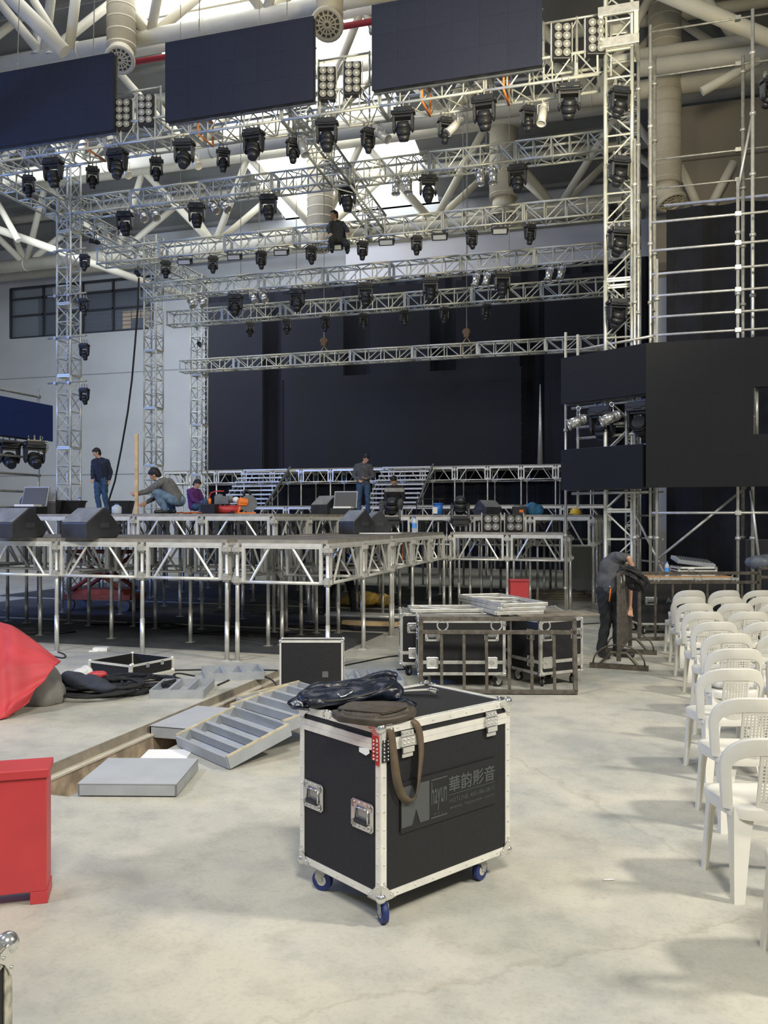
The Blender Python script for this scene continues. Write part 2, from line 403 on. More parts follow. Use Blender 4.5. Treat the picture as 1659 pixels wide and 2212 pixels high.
girder('white tubular roof girder directly behind the front one', 25.6, 14.1, -24, 18, 2.8, 0.26, 4.4, 0.13, 0.6, 1.5)
girder('rearmost white tubular roof girder seen behind the lighting trusses', 31.5, 13.0, -28, 20, 2.7, 0.27, 4.6, 0.14, 2.0)
def tubething(name, label, cat, a, b_, r, m=ROOFT, group=None, n=14):
    a = Vector(a); b_ = Vector(b_); q = MB(); q.tube((0, 0, 0), b_ - a, r, n)
    return tag(q.build(name, m, None, loc=a), label, cat, group)
tubething('sprinkler_pipe', 'dark red sprinkler pipe running between the hanging screens', 'pipe', P(200, 150, 23), P(1250, -30, 23), 0.09, ROOFR)
tubething('roof_strut', 'thick white strut running down to the top left corner node', 'roof strut', P(-60, -90, 18), P(140, 112, 19), 0.19, ROOFT, 'loose white roof struts')
tubething('roof_strut', 'slim white strut, left of a pair at the top left', 'roof strut', P(48, -40, 19), P(138, 108, 19.4), 0.11, ROOFT, 'loose white roof struts')
tubething('roof_strut', 'upright white strut beside the ribbed duct at top left', 'roof strut', P(170, -60, 19), P(150, 105, 19.4), 0.13, ROOFT, 'loose white roof struts')
tubething('roof_strut', 'long pale strut sloping across the upper left dark bay', 'roof strut', P(-20, 490, 27), P(400, 640, 33), 0.15, ROOFT, 'loose white roof struts')
tubething('roof_strut', 'short pale strut forming the left V below the side truss', 'roof strut', P(-10, 430, 27), P(40, 520, 27), 0.12, ROOFT, 'loose white roof struts')
tubething('roof_strut', 'broad pale beam sloping down at the top right corner', 'roof strut', P(1420, -20, 20), P(1700, 100, 20), 0.17, ROOFT, 'loose white roof struts')
tubething('roof_strut', 'pale horizontal beam on the right, below the dark roof bay', 'roof strut', P(1380, 118, 25), P(1800, 62, 25), 0.16, ROOFT, 'loose white roof struts')
tubething('roof_strut', 'second pale horizontal beam on the right, just under the first', 'roof strut', P(1380, 148, 24), P(1800, 98, 24), 0.22, ROOFT, 'loose white roof struts')
tubething('roof_strut', 'pale strut ending in a dark open end on the right', 'roof strut', P(1516, 198, 22), P(1640, 130, 22), 0.11, ROOFT, 'loose white roof struts')
tubething('roof_strut', 'left leg of the pale V on the right, above the black drape', 'roof strut', P(1470, 360, 26), P(1512, 455, 26), 0.12, ROOFT, 'loose white roof struts')
tubething('roof_strut', 'right leg of the pale V on the right, above the black drape', 'roof strut', P(1585, 350, 26), P(1530, 455, 26), 0.12, ROOFT, 'loose white roof struts')
# ventilation ducts with round nozzles
def duct(label, c, r, h, face, fr_):
    g = thing('ventilation_duct', label, 'duct', c, 0, 'cream ventilation ducts')
    m = MB(); m.tube((0, 0, 0), (0, 0, h), r, 24)
    for k in range(int(h / 0.35)): m.tube((0, 0, k * 0.35 + 0.1), (0, 0, k * 0.35 + 0.14), r * 1.02, 24)
    m.build('duct_pipe', DUCTM, g)
    fd = Vector(face).normalized(); o = fd * r * 0.55
    m = MB(); m.tube(o * 0, fd * (r * 1.25), fr_ * 0.95, 22, fr_); m.ring(fd * (r * 1.27), fd, fr_, 0.06, 22)
    nz = m.build('nozzle', DUCTM, g)
    u, v = basis(fd); m = MB(); c0 = fd * (r * 1.33)
    for k in range(14):
        a = 2 * PI * k / 14; m.tube(c0 + (u * math.cos(a) + v * math.sin(a)) * fr_ * 0.2, c0 + (u * math.cos(a) + v * math.sin(a)) * fr_ * 0.95, 0.022, 6)
    m.ring(c0, fd, fr_ * 0.2, 0.03, 14); m.ring(c0, fd, fr_ * 0.6, 0.02, 18); m.build('grille', mat('grille_cream', (0.62, 0.56, 0.42), 0.5), nz)
    m = MB(); m.tube(fd * (r * 1.26), fd * (r * 1.28), fr_ * 0.93, 20); m.build('duct_opening', mat('dark_duct_inside', (0.10, 0.09, 0.08), 0.9), nz)
    return g
duct('ribbed cream duct with a round grille, left of the middle screen', P(262, 110, 21), 0.40, 2.9, (0.25, -0.5, -0.75), 0.36)
duct('cream duct with a round grille between the middle and right screens', P(712, 42, 20.3), 0.34, 1.6, (0.1, -0.6, -0.6), 0.36)
duct('brownish duct high on the right wall behind the scaffold', P(1436, 400, 25.5), 0.45, 5.4, (0.3, -0.2, -0.9), 0.36)
duct('pale duct hanging behind the second truss, near the dark climber', P(692, 500, 30), 0.5, 3.2, (0, -0.2, -1), 0.4)
duct('pale duct behind the trusses, right of the silver can lamps', P(1088, 430, 30), 0.5, 2.4, (0, -0.2, -1), 0.4)
for i, (px, py, lb) in enumerate([(82, 118, 'left'), (112, 118, 'right')]):
    c = P(px, py, 21.45)
    g = thing('high_bay_lamp', 'silver bell lamp on the roof chord, %s of the pair above the left screen' % lb, 'lamp', c, 0, 'bell lamps on the roof')
    m = MB(); m.tube((0, 0, 0.22), (0, 0, -0.05), 0.06, 14, 0.22, cap=False); m.tube((0, 0, 0.22), (0, 0, 0.34), 0.06, 10); m.tube((0, 0, 0.3), (0, 0, 0.6), 0.02, 8); m.build('lamp_shade', ALUB, g)
    m = MB(); m.sph((0, 0, 0), 0.09); m.build('bulb', PAPER, g)
# ================================================================== TRUSSES
SEC = {}
def section_meshes(L, w_, h_, cells, rc=0.026, rb=0.013, tri=False):
    key = (round(L, 3), w_, h_, cells, rc)
    if key in SEC: return SEC[key]
    out = {}
    m = MB(); e = 0.03
    for x in (0.02, L - 0.02):
        for s in (-1, 1):
            m.box((x, s * w_ / 2, 0), (e, e * 1.3, h_)); m.box((x, 0, s * h_ / 2), (e, w_, e * 1.3))
    m2 = MB(); m2.tube((0, 0, 0), (L, 0, 0), rc, 8); out['chord'] = m2.build('tmp', TRUSSM).data
    c = L / cells
    for i in range(cells):
        x0, x1 = i * c, (i + 1) * c
        for s in (-1, 1):
            za, zb = (-1, 1) if i % 2 else (1, -1)
            m.tube((x0 + 0.03, s * w_ / 2, za * h_ / 2), (x1 - 0.03, s * w_ / 2, zb * h_ / 2), rb, 6, cap=False)
            m.tube((x0 + 0.03, za * w_ / 2, s * h_ / 2), (x1 - 0.03, zb * w_ / 2, s * h_ / 2), rb, 6, cap=False)
            if i:
                m.tube((x0, s * w_ / 2, -h_ / 2), (x0, s * w_ / 2, h_ / 2), rb * 1.15, 6, cap=False)
                m.tube((x0, -w_ / 2, s * h_ / 2), (x0, w_ / 2, s * h_ / 2), rb * 1.15, 6, cap=False)
    out['lattice'] = m.build('tmp', TRUSSM).data
    for o in [o for o in COL.objects if o.name.startswith('tmp')]: bpy.data.objects.remove(o)
    SEC[key] = out; return out
def truss(name, label, cat, a, b_, w_=0.4, h_=0.4, nsec=7, cells=4, rc=0.028, rb=0.014, group=None):
    a = Vector(a); b_ = Vector(b_); d = b_ - a; L = d.length / nsec
    g = thing(name, label, cat, a, 0, group)
    if abs(d.normalized().z) > 0.9: R = Matrix(((0, 0, -1), (0, 1, 0), (1, 0, 0))).to_3x3()
    else:
        x = d.normalized(); y = Vector((0, 0, 1)).cross(x).normalized(); z = x.cross(y)
        R = Matrix((x, y, z)).transposed()
    g.rotation_euler = R.to_euler()
    M = section_meshes(L, w_, h_, cells, rc, rb)
    for i in range(nsec):
        s = bpy.data.objects.new('lattice_section', M['lattice']); COL.objects.link(s); s.parent = g; s.location = (i * L, 0, 0)
        for yy in (-1, 1):
            for zz in (-1, 1):
                c = bpy.data.objects.new('chord', M['chord']); COL.objects.link(c); c.parent = s; c.location = (0, yy * w_ / 2, zz * h_ / 2)
    return g
XL, XR = -14.0, -0.75
TR = {}
def xt(key, label, Y, z, x0=XL, x1=XR, w_=0.4, h_=0.4, **k):
    TR[key] = (Y, z - h_ / 2)
    return truss('lighting_truss', label, 'truss', (x0, Y, z), (x1, Y, z), w_, h_, group='horizontal lighting trusses across the stage', **k)
xt(1, 'frontmost lighting truss, carrying the hanging screens and two sizes of moving heads', 15.55, 9.73, -14.6, -0.75, 0.62, 0.42, nsec=7, cells=5)
xt(2, 'second lighting truss from the front, with silver can lamps below it', 18.6, 9.72, cells=5)
xt(3, 'third lighting truss from the front, with flood bars between moving heads', 19.9, 8.85)
xt(4, 'fourth lighting truss from the front, with pairs of can lamps below it', 21.9, 8.42)
xt(5, 'fifth lighting truss from the front, small dark moving heads below it', 23.4, 7.98)
xt(6, 'lowest and rearmost lighting truss, just above the big dark screen', 25.15, 6.85, -14.6, -0.75, 0.36, 0.36)
truss('side_truss', 'left side truss running back from the upper left edge of the picture', 'truss', (-14.25, 12.2, 9.70), (-14.25, 26.2, 9.70), 0.4, 0.4, 7, 4, group='side trusses of the lighting roof')
truss('side_truss', 'right side truss running back behind the tall right tower', 'truss', (-0.30, 16.2, 9.70), (-0.30, 26.2, 9.70), 0.4, 0.4, 5, 4, group='side trusses of the lighting roof')
truss('centre_truss', 'darkish truss sloping back down from the front truss to the third truss', 'truss', (-6.62, 15.9, 9.85), (-6.3, 20.2, 9.1), 0.42, 0.42, 2, 5)
def tower(label, x, y, zt, n, w_=0.40, **k):
    return truss('truss_tower', label, 'truss tower', (x, y, 0), (x, y, zt), w_, w_, n, 4, group='upright truss towers', **k)
tower('leftmost truss tower, four small moving heads on its right side', -14.0, 18.55, 10.9, 6)
tower('middle of the three truss towers at the left, in front of the white wall', -14.1, 22.65, 10.3, 6)
tower('right-hand one of the three left truss towers, beside the black backdrop edge', -14.15, 25.5, 9.9, 6)
tower('tall right truss tower rising above the frame, beside the scaffold', -0.42, 15.5, 13.9, 7, 0.44, rc=0.032)
tower('rear right truss tower half hidden behind the tall one', -0.30, 25.6, 9.9, 6)
# sleeve block on the right tower
g = thing('tower_sleeve_block', 'pale boxy sleeve block round the tall right tower near the top', 'sleeve block', (-0.42, 15.5, 10.28), 0)
m = MB()
for z in (-0.27, 0.27):
    m = MB()
    for s in (-1, 1): m.box((0, s * 0.31, z), (0.68, 0.05, 0.16)); m.box((s * 0.31, 0, z), (0.05, 0.62, 0.16))
    m.build('sleeve_rim', ALU, g, 0.005)
for sx in (-1, 1):
    for sy in (-1, 1):
        m = MB(); m.box((sx * 0.29, sy * 0.29, 0), (0.07, 0.07, 0.6)); m.build('sleeve_post', ALUB, g)
# clamp-on outrigger bars on the left tower
for i, z in enumerate((P(183, 545, 18.5).z, P(183, 640, 18.5).z, P(183, 731, 18.5).z, P(183, 828, 18.5).z)):
    m = MB(); m.tube((-0.42, 0, 0), (0.72, 0, 0.02), 0.022, 8); m.box((-0.2, 0, 0), (0.07, 0.07, 0.07)); m.box((0.2, 0, 0), (0.07, 0.07, 0.07))
    tag(m.build('outrigger_bar', GALV, None, loc=(-14.0, 18.28, z)), 'grey outrigger pipe across the leftmost tower, %s from the top' % ORD[i], 'pipe', 'outrigger pipes on the leftmost tower')

# ================================================================== LIGHT FIXTURES
def mover_proto(big=True):
    g = bpy.data.objects.new('moving_head_light', None); COL.objects.link(g)
    k = 1.0 if big else 0.80; w2 = 0.23 * k if big else 0.145
    # origin at hanging clamp, hangs downwards
    m = MB(); m.box((0, 0, -0.06), (w2 * 1.3, 0.04, 0.03)); m.box((0, 0, -0.03), (0.03, 0.05, 0.08)); m.ring((0, 0, 0.03), (1, 0, 0), 0.035, 0.012, 12, 6)
    for s in (-1, 1): m.box((s * w2 * 0.6, 0, -0.045), (0.035, 0.05, 0.06)); m.ring((s * w2 * 0.6, 0, 0.02), (1, 0, 0), 0.032, 0.010, 12, 6)
    m.build('clamp', GALV, g)
    m = MB(); bw = w2 * 2
    m.box((0, 0, -0.13 * k), (bw * 0.86, 0.30 * k, 0.10 * k)); m.box((0, 0, -0.21 * k), (bw, 0.34 * k, 0.07 * k), top=(bw * 0.9, 0.30 * k))
    m.box((-bw * 0.5, 0, -0.16 * k), (0.05, 0.2 * k, 0.07 * k)); m.box((bw * 0.5, 0, -0.16 * k), (0.05, 0.2 * k, 0.07 * k))
    base = m.build('base', BLKP, g, 0.012)
    m = MB(); m.box((0, -0.173 * k, -0.19 * k), (bw * 0.34, 0.008, 0.035 * k)); m.build('display', LENS, base)
    y = MB()
    aw = w2 * 0.86
    for s in (-1, 1):
        y.box((s * aw, 0, -0.38 * k), (0.055, 0.16 * k, 0.30 * k), top=(0.05, 0.24 * k)); y.sph((s * aw, 0, -0.50 * k), (0.035, 0.10 * k, 0.10 * k), 12, 8)
    y.box((0, 0, -0.265 * k), (aw * 2.05, 0.20 * k, 0.05 * k)); y.build('yoke', BLKP, g, 0.012)
    h = MB(); hr = aw * 0.80
    h.tube((0, 0, -0.36 * k), (0, 0, -0.50 * k), hr * 0.75, 14, hr); h.tube((0, 0, -0.50 * k), (0, 0, -0.62 * k), hr, 14, hr * 0.95); h.tube((0, 0, -0.62 * k), (0, 0, -0.76 * k), hr * 0.9, 14, hr * 0.62)
    for q in range(3): h.ring((0, 0, -0.44 * k - q * 0.05), (0, 0, 1), hr * 0.97, 0.010, 16, 6)
    hd = h.build('lamp_head', BLKP, g)
    m = MB(); m.tube((0, 0, -0.755 * k), (0, 0, -0.765 * k), hr * 0.55, 14); m.build('lens', LENS, hd)
    return g
PB = mover_proto(True); PS = mover_proto(False)
used = set()
def mover(big, loc, label, group, rz=0.0, tilt=0.0, scale=1.0, flip=False):
    src = PB if big else PS
    o = src if src.name not in used else copy_tree(src)
    used.add(src.name if o is src else o.name); used.add(src.name)
    o.location = loc; o.rotation_euler = (PI if flip else 0, 0, rz); o.scale = (scale,) * 3
    for ch in o.children:
        if ch.name.startswith('lamp_head'):
            # tilt about the yoke axis
            c = Vector((0, 0, -0.5 * (1.0 if big else 0.8)))
            ch.rotation_euler = (tilt, 0, 0)
            ch.location = c - Euler((tilt, 0, 0)).to_matrix() @ c
    tag(o, label, 'stage light', group)
    return o
tn = {1: 'front truss', 2: 'second truss', 3: 'third truss', 4: 'fourth truss', 5: 'fifth truss'}
def hang(tk, pxs, big, tilts=None, scale=1.0, what=None, dY=-0.2):
    Y, z = TR[tk]
    for i, px in enumerate(pxs):
        X = GX(px, Y + dY); t = tilts[i] if tilts else random.uniform(-0.5, 0.5)
        mover(big, (X, Y + dY, z - 0.05), '%s black moving head light under the %s, %s from the left' % (what or ('large' if big else 'small narrow'), tn[tk], ORD[i]),
              '%s moving heads under the %s' % ('large' if big else 'small', tn[tk]), YAW * 0.6 + (0 if big else 0.5) + random.uniform(-0.2, 0.2), t, scale)
hang(1, [115, 254, 398, 548, 706, 871, 1046, 1229], True, [0.3, -0.2, -0.5, -0.35, 0.1, 0.5, 0.5, 0.7], 0.86, dY=-0.31)
hang(1, [62, 200, 338, 482, 633, 795, 961, 1140], False, [0.2, 0.1, 0.3, 0.1, 0.1, -0.1, 0.1, -0.2], 0.86, dY=0.31)
hang(2, [270, 425, 580, 750, 925, 1118], True, [0.4, 0.3, 0.3, 0.2, -0.2, -0.2], 0.84)
hang(3, [358, 460, 564, 672, 783, 900, 1019, 1145], False, None, 0.82, 'stubby')
hang(4, [508, 642, 790, 930, 1085], True, None, 0.88, 'dim')
hang(5, [540, 620, 702, 785, 872, 960, 1050], False, None, 0.8, 'tiny dim')
for i, (px, py) in enumerate([(183, 546), (181, 641), (182, 738), (182, 834)]):
    p = P(px, py, 18.3); mover(False, p, 'small black moving head on the right of the leftmost tower, %s from the top' % ORD[i], 'moving heads down the leftmost tower', 0.2, [-0.3, 0.4, 0.5, 0.5][i], 0.76)
for i, (px, py) in enumerate([(1338, 184), (1338, 333), (1322, 436), (1337, 485), (1333, 640)]):
    p = P(px, py, 15.15 if i != 2 else 19.7); mover(i != 2, p, 'black moving head hung on the tall right tower, %s from the top' % ORD[i], 'moving heads down the right tower', 0.5, [0.8, 0.8, 0.2, 0.8, 0.6][i], 0.72)
# par cans
def can(loc, aim, label, group, r=0.085, L=0.26, mt=CHROME, yk=True):
    g = thing('can_lamp', label, 'can lamp', loc, 0, group); a = Vector(aim).normalized(); c = Vector((0, 0, -0.22))
    m = MB(); m.tube(c - a * L * 0.5, c - a * L * 0.25, r * 0.5, 16, r * 0.9); m.tube(c - a * L * 0.25, c + a * L * 0.5, r * 0.9, 16, r * 0.9)
    m.ring(c - a * L * 0.2, a, r * 0.92, 0.008, 16, 6); m.build('housing', mt, g)
    m = MB(); m.ring(c + a * L * 0.52, a, r * 0.95, 0.014, 18, 6); fr_ = m.build('rim', mt, g)
    m = MB(); m.tube(c + a * L * 0.44, c + a * L * 0.46, r * 0.86, 16); m.build('lens', LENS, fr_)
    s = a.cross(Vector((0, 0, 1))).normalized() * (r + 0.02)
    m = MB(); m.path([c + s, Vector((0, 0, -0.05)) + s, Vector((0, 0, -0.05)) - s, c - s], 0.009, 6); m.ring((0, 0, 0.0), s, 0.035, 0.01, 12, 6); m.build('bracket', mt, g)
    return g
def cans(tk, lst, aims, lab):
    Y, z = TR[tk]; Y -= 0.2
    for i, (px, side) in enumerate(lst):
        can((GX(px, Y), Y, z - 0.03), aims[i // 2], 'silver can lamp under the %s, %s of the %s' % (tn[tk], side, lab[i // 2]), 'silver can lamps under the %s' % tn[tk], 0.095, 0.36)
LR = ('left one', 'right one')
cans(2, [(308, LR[0]), (334, LR[1]), (460, LR[0]), (485, LR[1]), (855, LR[0]), (882, LR[1]), (1038, LR[0]), (1066, LR[1])], [(0.5, -0.4, -0.6), (0.6, -0.3, -0.6), (0.05, -0.2, -1), (0, -0.2, -1)], ['far left pair', 'second pair', 'third pair', 'far right pair'])
cans(4, [(413, LR[0]), (436, LR[1]), (546, LR[0]), (568, LR[1]), (1029, LR[0]), (1052, LR[1]), (1187, LR[0]), (1213, LR[1])], [(0.5, -0.4, -0.7), (0.6, -0.4, -0.7), (-0.2, -0.3, -1), (-0.2, -0.3, -1)], ['far left pair', 'second pair', 'third pair', 'far right pair'])
Y, z = TR[1]
for i, (px, aim) in enumerate([(270, (0.5, -0.3, -0.6)), (420, (0.5, -0.3, -0.6)), (652, (0.35, -0.2, -0.8)), (822, (0.6, -0.3, -0.5)), (985, (-0.5, -0.3, -0.6)), (1173, (-0.1, -0.3, -0.9))]):
    can((GX(px, Y + 0.31), Y + 0.31, z - 0.03), aim, 'long silver can lamp on the front truss, %s from the left' % ORD[i], 'long can lamps on the front truss', 0.085, 0.46, ALUB)
for i, (px, py) in enumerate([(206, 522), (298, 592), (432, 745)]):
    p = P(px, py, [18.9, 21.7, 25.3][i])
    can(p + Vector((0, 0, 0.22)), (0.3 if i else -0.8, -1, 0.1), 'small black spot lamp on the %s end of a truss at the left' % ['upper', 'middle', 'lower'][i], 'spot lamps on the truss ends', 0.07, 0.25, BLKP)
# flood bars on truss 3
Y, z = TR[3]
for i, px in enumerate([400, 507, 608, 725, 835, 950, 1080]):
    X = GX(px, Y - 0.2); g = thing('flood_lamp', 'short flood lamp under the third truss, %s from the left' % ORD[i], 'flood lamp', (X, Y - 0.2, z - 0.04), 0.15, 'flood lamps under the third truss')
    m = MB(); m.box((0, 0, -0.13), (0.36, 0.16, 0.15), rot=(0.5, 0, 0)); m.build('housing', BLKP, g, 0.01)
    m = MB(); m.box((0, -0.08, -0.17), (0.30, 0.01, 0.10), rot=(0.5, 0, 0)); m.build('glass', mat('flood_glass', (0.45, 0.47, 0.46), 0.2), g)
    m = MB(); m.path([(-0.19, 0, -0.13), (-0.19, 0, 0.02), (0.19, 0, 0.02), (0.19, 0, -0.13)], 0.012, 6); m.build('bracket', BLKP, g)
# eight-lamp blinders between the hanging screens
def blinder(name, label, c, cols, rows, pitch, rz, group, tiltz=0.0):
    g = thing(name, label, 'blinder lamp', c, rz, group); w_, h_ = cols * pitch, rows * pitch
    m = MB(); m.box((0, 0, 0), (w_ + 0.03, 0.16, h_ + 0.04)); m.build('housing', BLKP, g, 0.012)
    m = MB()
    for s in (-1, 1): m.box((s * (w_ / 2 + 0.035), 0, 0), (0.018, 0.06, h_ + 0.1))
    m.build('bracket', ALU, g)
    for i in range(cols):
        for j in range(rows):
            x = (i + 0.5) * pitch - w_ / 2; z = (j + 0.5) * pitch - h_ / 2; r = pitch * 0.43
            m = MB(); m.tube((x, -0.112, z), (x, -0.082, z), r, 18, r * 0.8); m.ring((x, -0.112, z), (0, 1, 0), r, 0.007, 18, 6)
            q = m.build('lamp', REFL, g); m = MB(); m.sph((x, -0.112, z), (r * 0.42, 0.02, r * 0.42), 12, 7); m.build('bulb', mat('frosted_bulb', (0.6, 0.6, 0.55), 0.25), q)
    return g
for i, (px, py, lab) in enumerate([(269, 250, 'left screen, left one'), (317, 240, 'left screen, right one'), (707, 183, 'middle screen, left one'), (762, 172, 'middle screen, right one'), (1213, 93, 'right screen, left one'), (1286, 83, 'right screen, right one')]):
    blinder('blinder_light', 'tall eight-lamp blinder just right of the %s of two' % lab, P(px, py, 15.25), 2, 4, 0.145, YAW * 0.9, 'eight-lamp blinders between the hanging screens')
# light frames holding the blinders
for i, (pa, pb) in enumerate([(250, 350), (690, 800), (1175, 1320)]):
    a = P(pa, 150, 15.6).x; b_ = P(pb, 150, 15.6).x
    m = MB()
    for x in (a, (a + b_) / 2, b_): m.tube((x, 15.55, 9.6), (x, 15.55, 10.75), 0.022, 8)
    for z in (9.7, 10.72): m.tube((a, 15.55, z), (b_, 15.55, z), 0.022, 8)
    m.tube((a, 15.55, 9.7), ((a + b_) / 2, 15.55, 10.7), 0.014, 6); m.tube((b_, 15.55, 9.7), ((a + b_) / 2, 15.55, 10.7), 0.014, 6)
    tag(m.build('pipe_lattice', ALU, None), 'light pipe frame behind the blinders, right of the %s hanging screen' % ['left', 'middle', 'right'][i], 'frame', 'pipe frames behind the blinders')

# ================================================================== SCREENS
def screen(label, a, b_, z0, z1, th, m, rz_pts=None, group='hanging dark screens', frame=True):
    """vertical LED wall from a to b (xy), front towards the camera side"""
    a = Vector((a[0], a[1], 0)); b_ = Vector((b_[0], b_[1], 0)); d = b_ - a; L = d.length; ang = math.atan2(d.y, d.x)
    g = thing('led_screen', label, 'screen', (a.x, a.y, z0), ang, group); h = z1 - z0
    mb = MB(); mb.box((L / 2, 0.01, h / 2), (L, 0.03, h)); mb.build('screen_face', m, g)
    mb = MB()
    nx = max(1, round(L / 0.5)); nz = max(1, round(h / 0.5))
    mb.box((L / 2, th / 2 + 0.02, h / 2), (L - 0.02, th, h - 0.02)); mb.build('cabinet', BLKP, g)
    mb = MB()
    for i in range(nx + 1): mb.box((i * L / nx * 0.98 + 0.01 * L, th + 0.05, h / 2), (0.03, 0.05, h))
    for j in range(nz + 1): mb.box((L / 2, th + 0.05, j * h / nz), (L, 0.04, 0.03))
    mb.build('rear_frame', GREYD, g)
    return g
for lab, p0, p1 in [('left', -30, 245), ('middle', 357, 677), ('right', 803, 1171)]:
    X0, X1 = GX(p0, 15.0), GX(p1, 15.0)
    screen('dark blue-grey screen hanging above the front truss, the %s one of three' % lab, (X0, 15.0), (X1, 15.0), 9.70, 11.27, 0.10, LED, group='screens hanging above the front truss')
    for k in range(2):
        x = X0 + (X1 - X0) * (0.2 + 0.6 * k)
        m = MB(); m.tube((x, 15.2, 11.2), (x, 15.5, zr(15.6) - 0.1), 0.01, 6)
        tag(m.build('suspension_cable', GALV), '%s thin steel cable holding up the %s hanging screen' % (['left-hand', 'right-hand'][k], lab), 'cable', 'cables of the hanging screens')
# right side wall: big screen + angled one with a window
R0 = W((1395 - HX) / F * 14.0, 14.0); Lf = W((1212 - HX) / F * 15.35, 15.35)
ZB = H + (HY - 1053) / F * 14.0; ZT = H + (HY - 741) / F * 14.0
R1x = R0.x + 3.4
zb2, zt2 = H + (HY - 850) / F * 14.0, H + (HY - 958) / F * 14.0   # window in the angled wall (top, bottom)
big = thing('led_screen', 'large black screen on the right above the chairs, with a square gap at its edge', 'screen', (R0.x, R0.y, ZB), 0.0, 'black screens on the right')
hh = ZT - ZB
gx0 = GX(1628, R0.y) - R0.x; gz0 = H + (HY - 938) / F * DEP(R0.x + gx0, R0.y) - ZB; gz1 = H + (HY - 836) / F * DEP(R0.x + gx0, R0.y) - ZB
for nm, mt, y, th in (('screen_face', LEDD, 0.01, 0.03), ('cabinet', BLKP, 0.08, 0.10)):
    m = MB(); WID = 3.4
    m.box((gx0 / 2, y, hh / 2), (gx0, th, hh)); m.box(((gx0 + WID) / 2, y, gz0 / 2), (WID - gx0, th, gz0)); m.box(((gx0 + WID) / 2, y, (gz1 + hh) / 2), (WID - gx0, th, hh - gz1))
    m.box(((gx0 + 0.8 + WID) / 2, y, (gz0 + gz1) / 2), (WID - gx0 - 0.8, th, gz1 - gz0)); m.build(nm, mt, big)
top = screen('upper half of the angled black screen, above its gap with lamps', (Lf.x, Lf.y), (R0.x, R0.y), zb2, ZT, 0.1, LEDD, group='black screens on the right')
screen('lower half of the angled black screen, below its gap with lamps', (Lf.x, Lf.y), (R0.x - 0.05, R0.y + 0.02), ZB, zt2, 0.1, LEDD, group='black screens on the right')
dirA = (R0 - Lf); dirA.z = 0; LA = dirA.length; dirA.normalize(); nA = Vector((-dirA.y, dirA.x, 0))
angA = math.atan2(dirA.y, dirA.x)
for i, t in enumerate((0.07, 0.66)):
    m = MB(); q = Lf + dirA * LA * t + nA * 0.32
    m.tube((q.x, q.y, ZB - 0.3), (q.x, q.y, ZT - (0.0 if i else -0.45)), 0.026, 8)
    tag(m.build('upright_pipe', ALU), '%s upright pipe seen in the lamp gap of the angled screen' % ['left-hand', 'right-hand'][i], 'pipe', 'pipes behind the angled screen')
for i, (z, off) in enumerate([(zb2 - 0.06, 0.24), (zt2 + 0.42, 0.38), (zt2 + 0.22, 0.38), (ZB - 0.06, 0.25), (ZT + 0.18, 0.36)]):
    m = MB(); a = Lf + nA * off + dirA * 0.05; e = R0 + nA * off - dirA * 0.1
    m.tube((a.x, a.y, z), (e.x, e.y, z), 0.024, 8)
    tag(m.build('cross_pipe', ALU), 'horizontal pipe behind the angled screen, %s' % ['just above the lamps', 'crossing the gap higher', 'crossing the gap lower', 'under its bottom edge', 'above its top edge'][i], 'pipe', 'pipes behind the angled screen')
aim = -nA * 0.8 - dirA * 0.75 + Vector((0, 0, -0.45))
for i, t in enumerate((0.20, 0.60)):
    q = Lf + dirA * LA * t - nA * -0.05; can((q.x, q.y, zb2 - 0.10), aim, 'silver can lamp in the gap of the angled screen, %s one' % ['left', 'right'][i], 'lamps in the gap of the angled screen', 0.10, 0.36)
for i, t in enumerate((0.42, 0.86)):
    q = Lf + dirA * LA * t + nA * 0.22; mover(True, (q.x, q.y, zb2 - 0.02), 'big black moving head in the gap of the angled screen, %s one' % ['left', 'right'][i], 'lamps in the gap of the angled screen', angA + 0.2, [0.5, 1.0][i], 0.95)
# left side screen
pa, pb = Vector((-12.3, 12.6, 0)), Vector((-12.3, 15.75, 0))
screen('deep blue screen at the left edge of the picture', (pa.x, pa.y), (pb.x, pb.y), 3.52, 4.30, 0.1, LEDB, group='screens at the left edge')
for i, (px, py) in enumerate([(20, 946), (74, 946)]):
    c = D(px, py, 18.0); mover(True, c, 'bluish moving head under the blue left screen, %s one' % LR[i], 'lamps under the blue left screen', 1.0, -0.9, 0.9)
c = D(92, 948, 18.2); can(c, (0.8, -1, -0.25), 'silver can lamp under the right end of the blue left screen', 'lamps under the blue left screen', 0.085, 0.32)
g = thing('scaffold_ladder', 'grey ladder-like scaffold frame under the blue left screen', 'scaffold', (-12.55, 0, 0))
y1 = 15.6
for y in (y1, y1 - 2.2):
    m = MB(); m.tube((0, y, 0), (0, y, 4.65), 0.03, 8); m.build('standard', GALV, g)
for z in (4.48, 3.45, 3.15, 2.78, 2.42, 2.08):
    m = MB(); m.tube((0, y1 - 2.2, z), (0, y1, z), 0.026, 8); m.box((0, y1, z), (0.08, 0.08, 0.06)); m.build('rung', GALV, g)
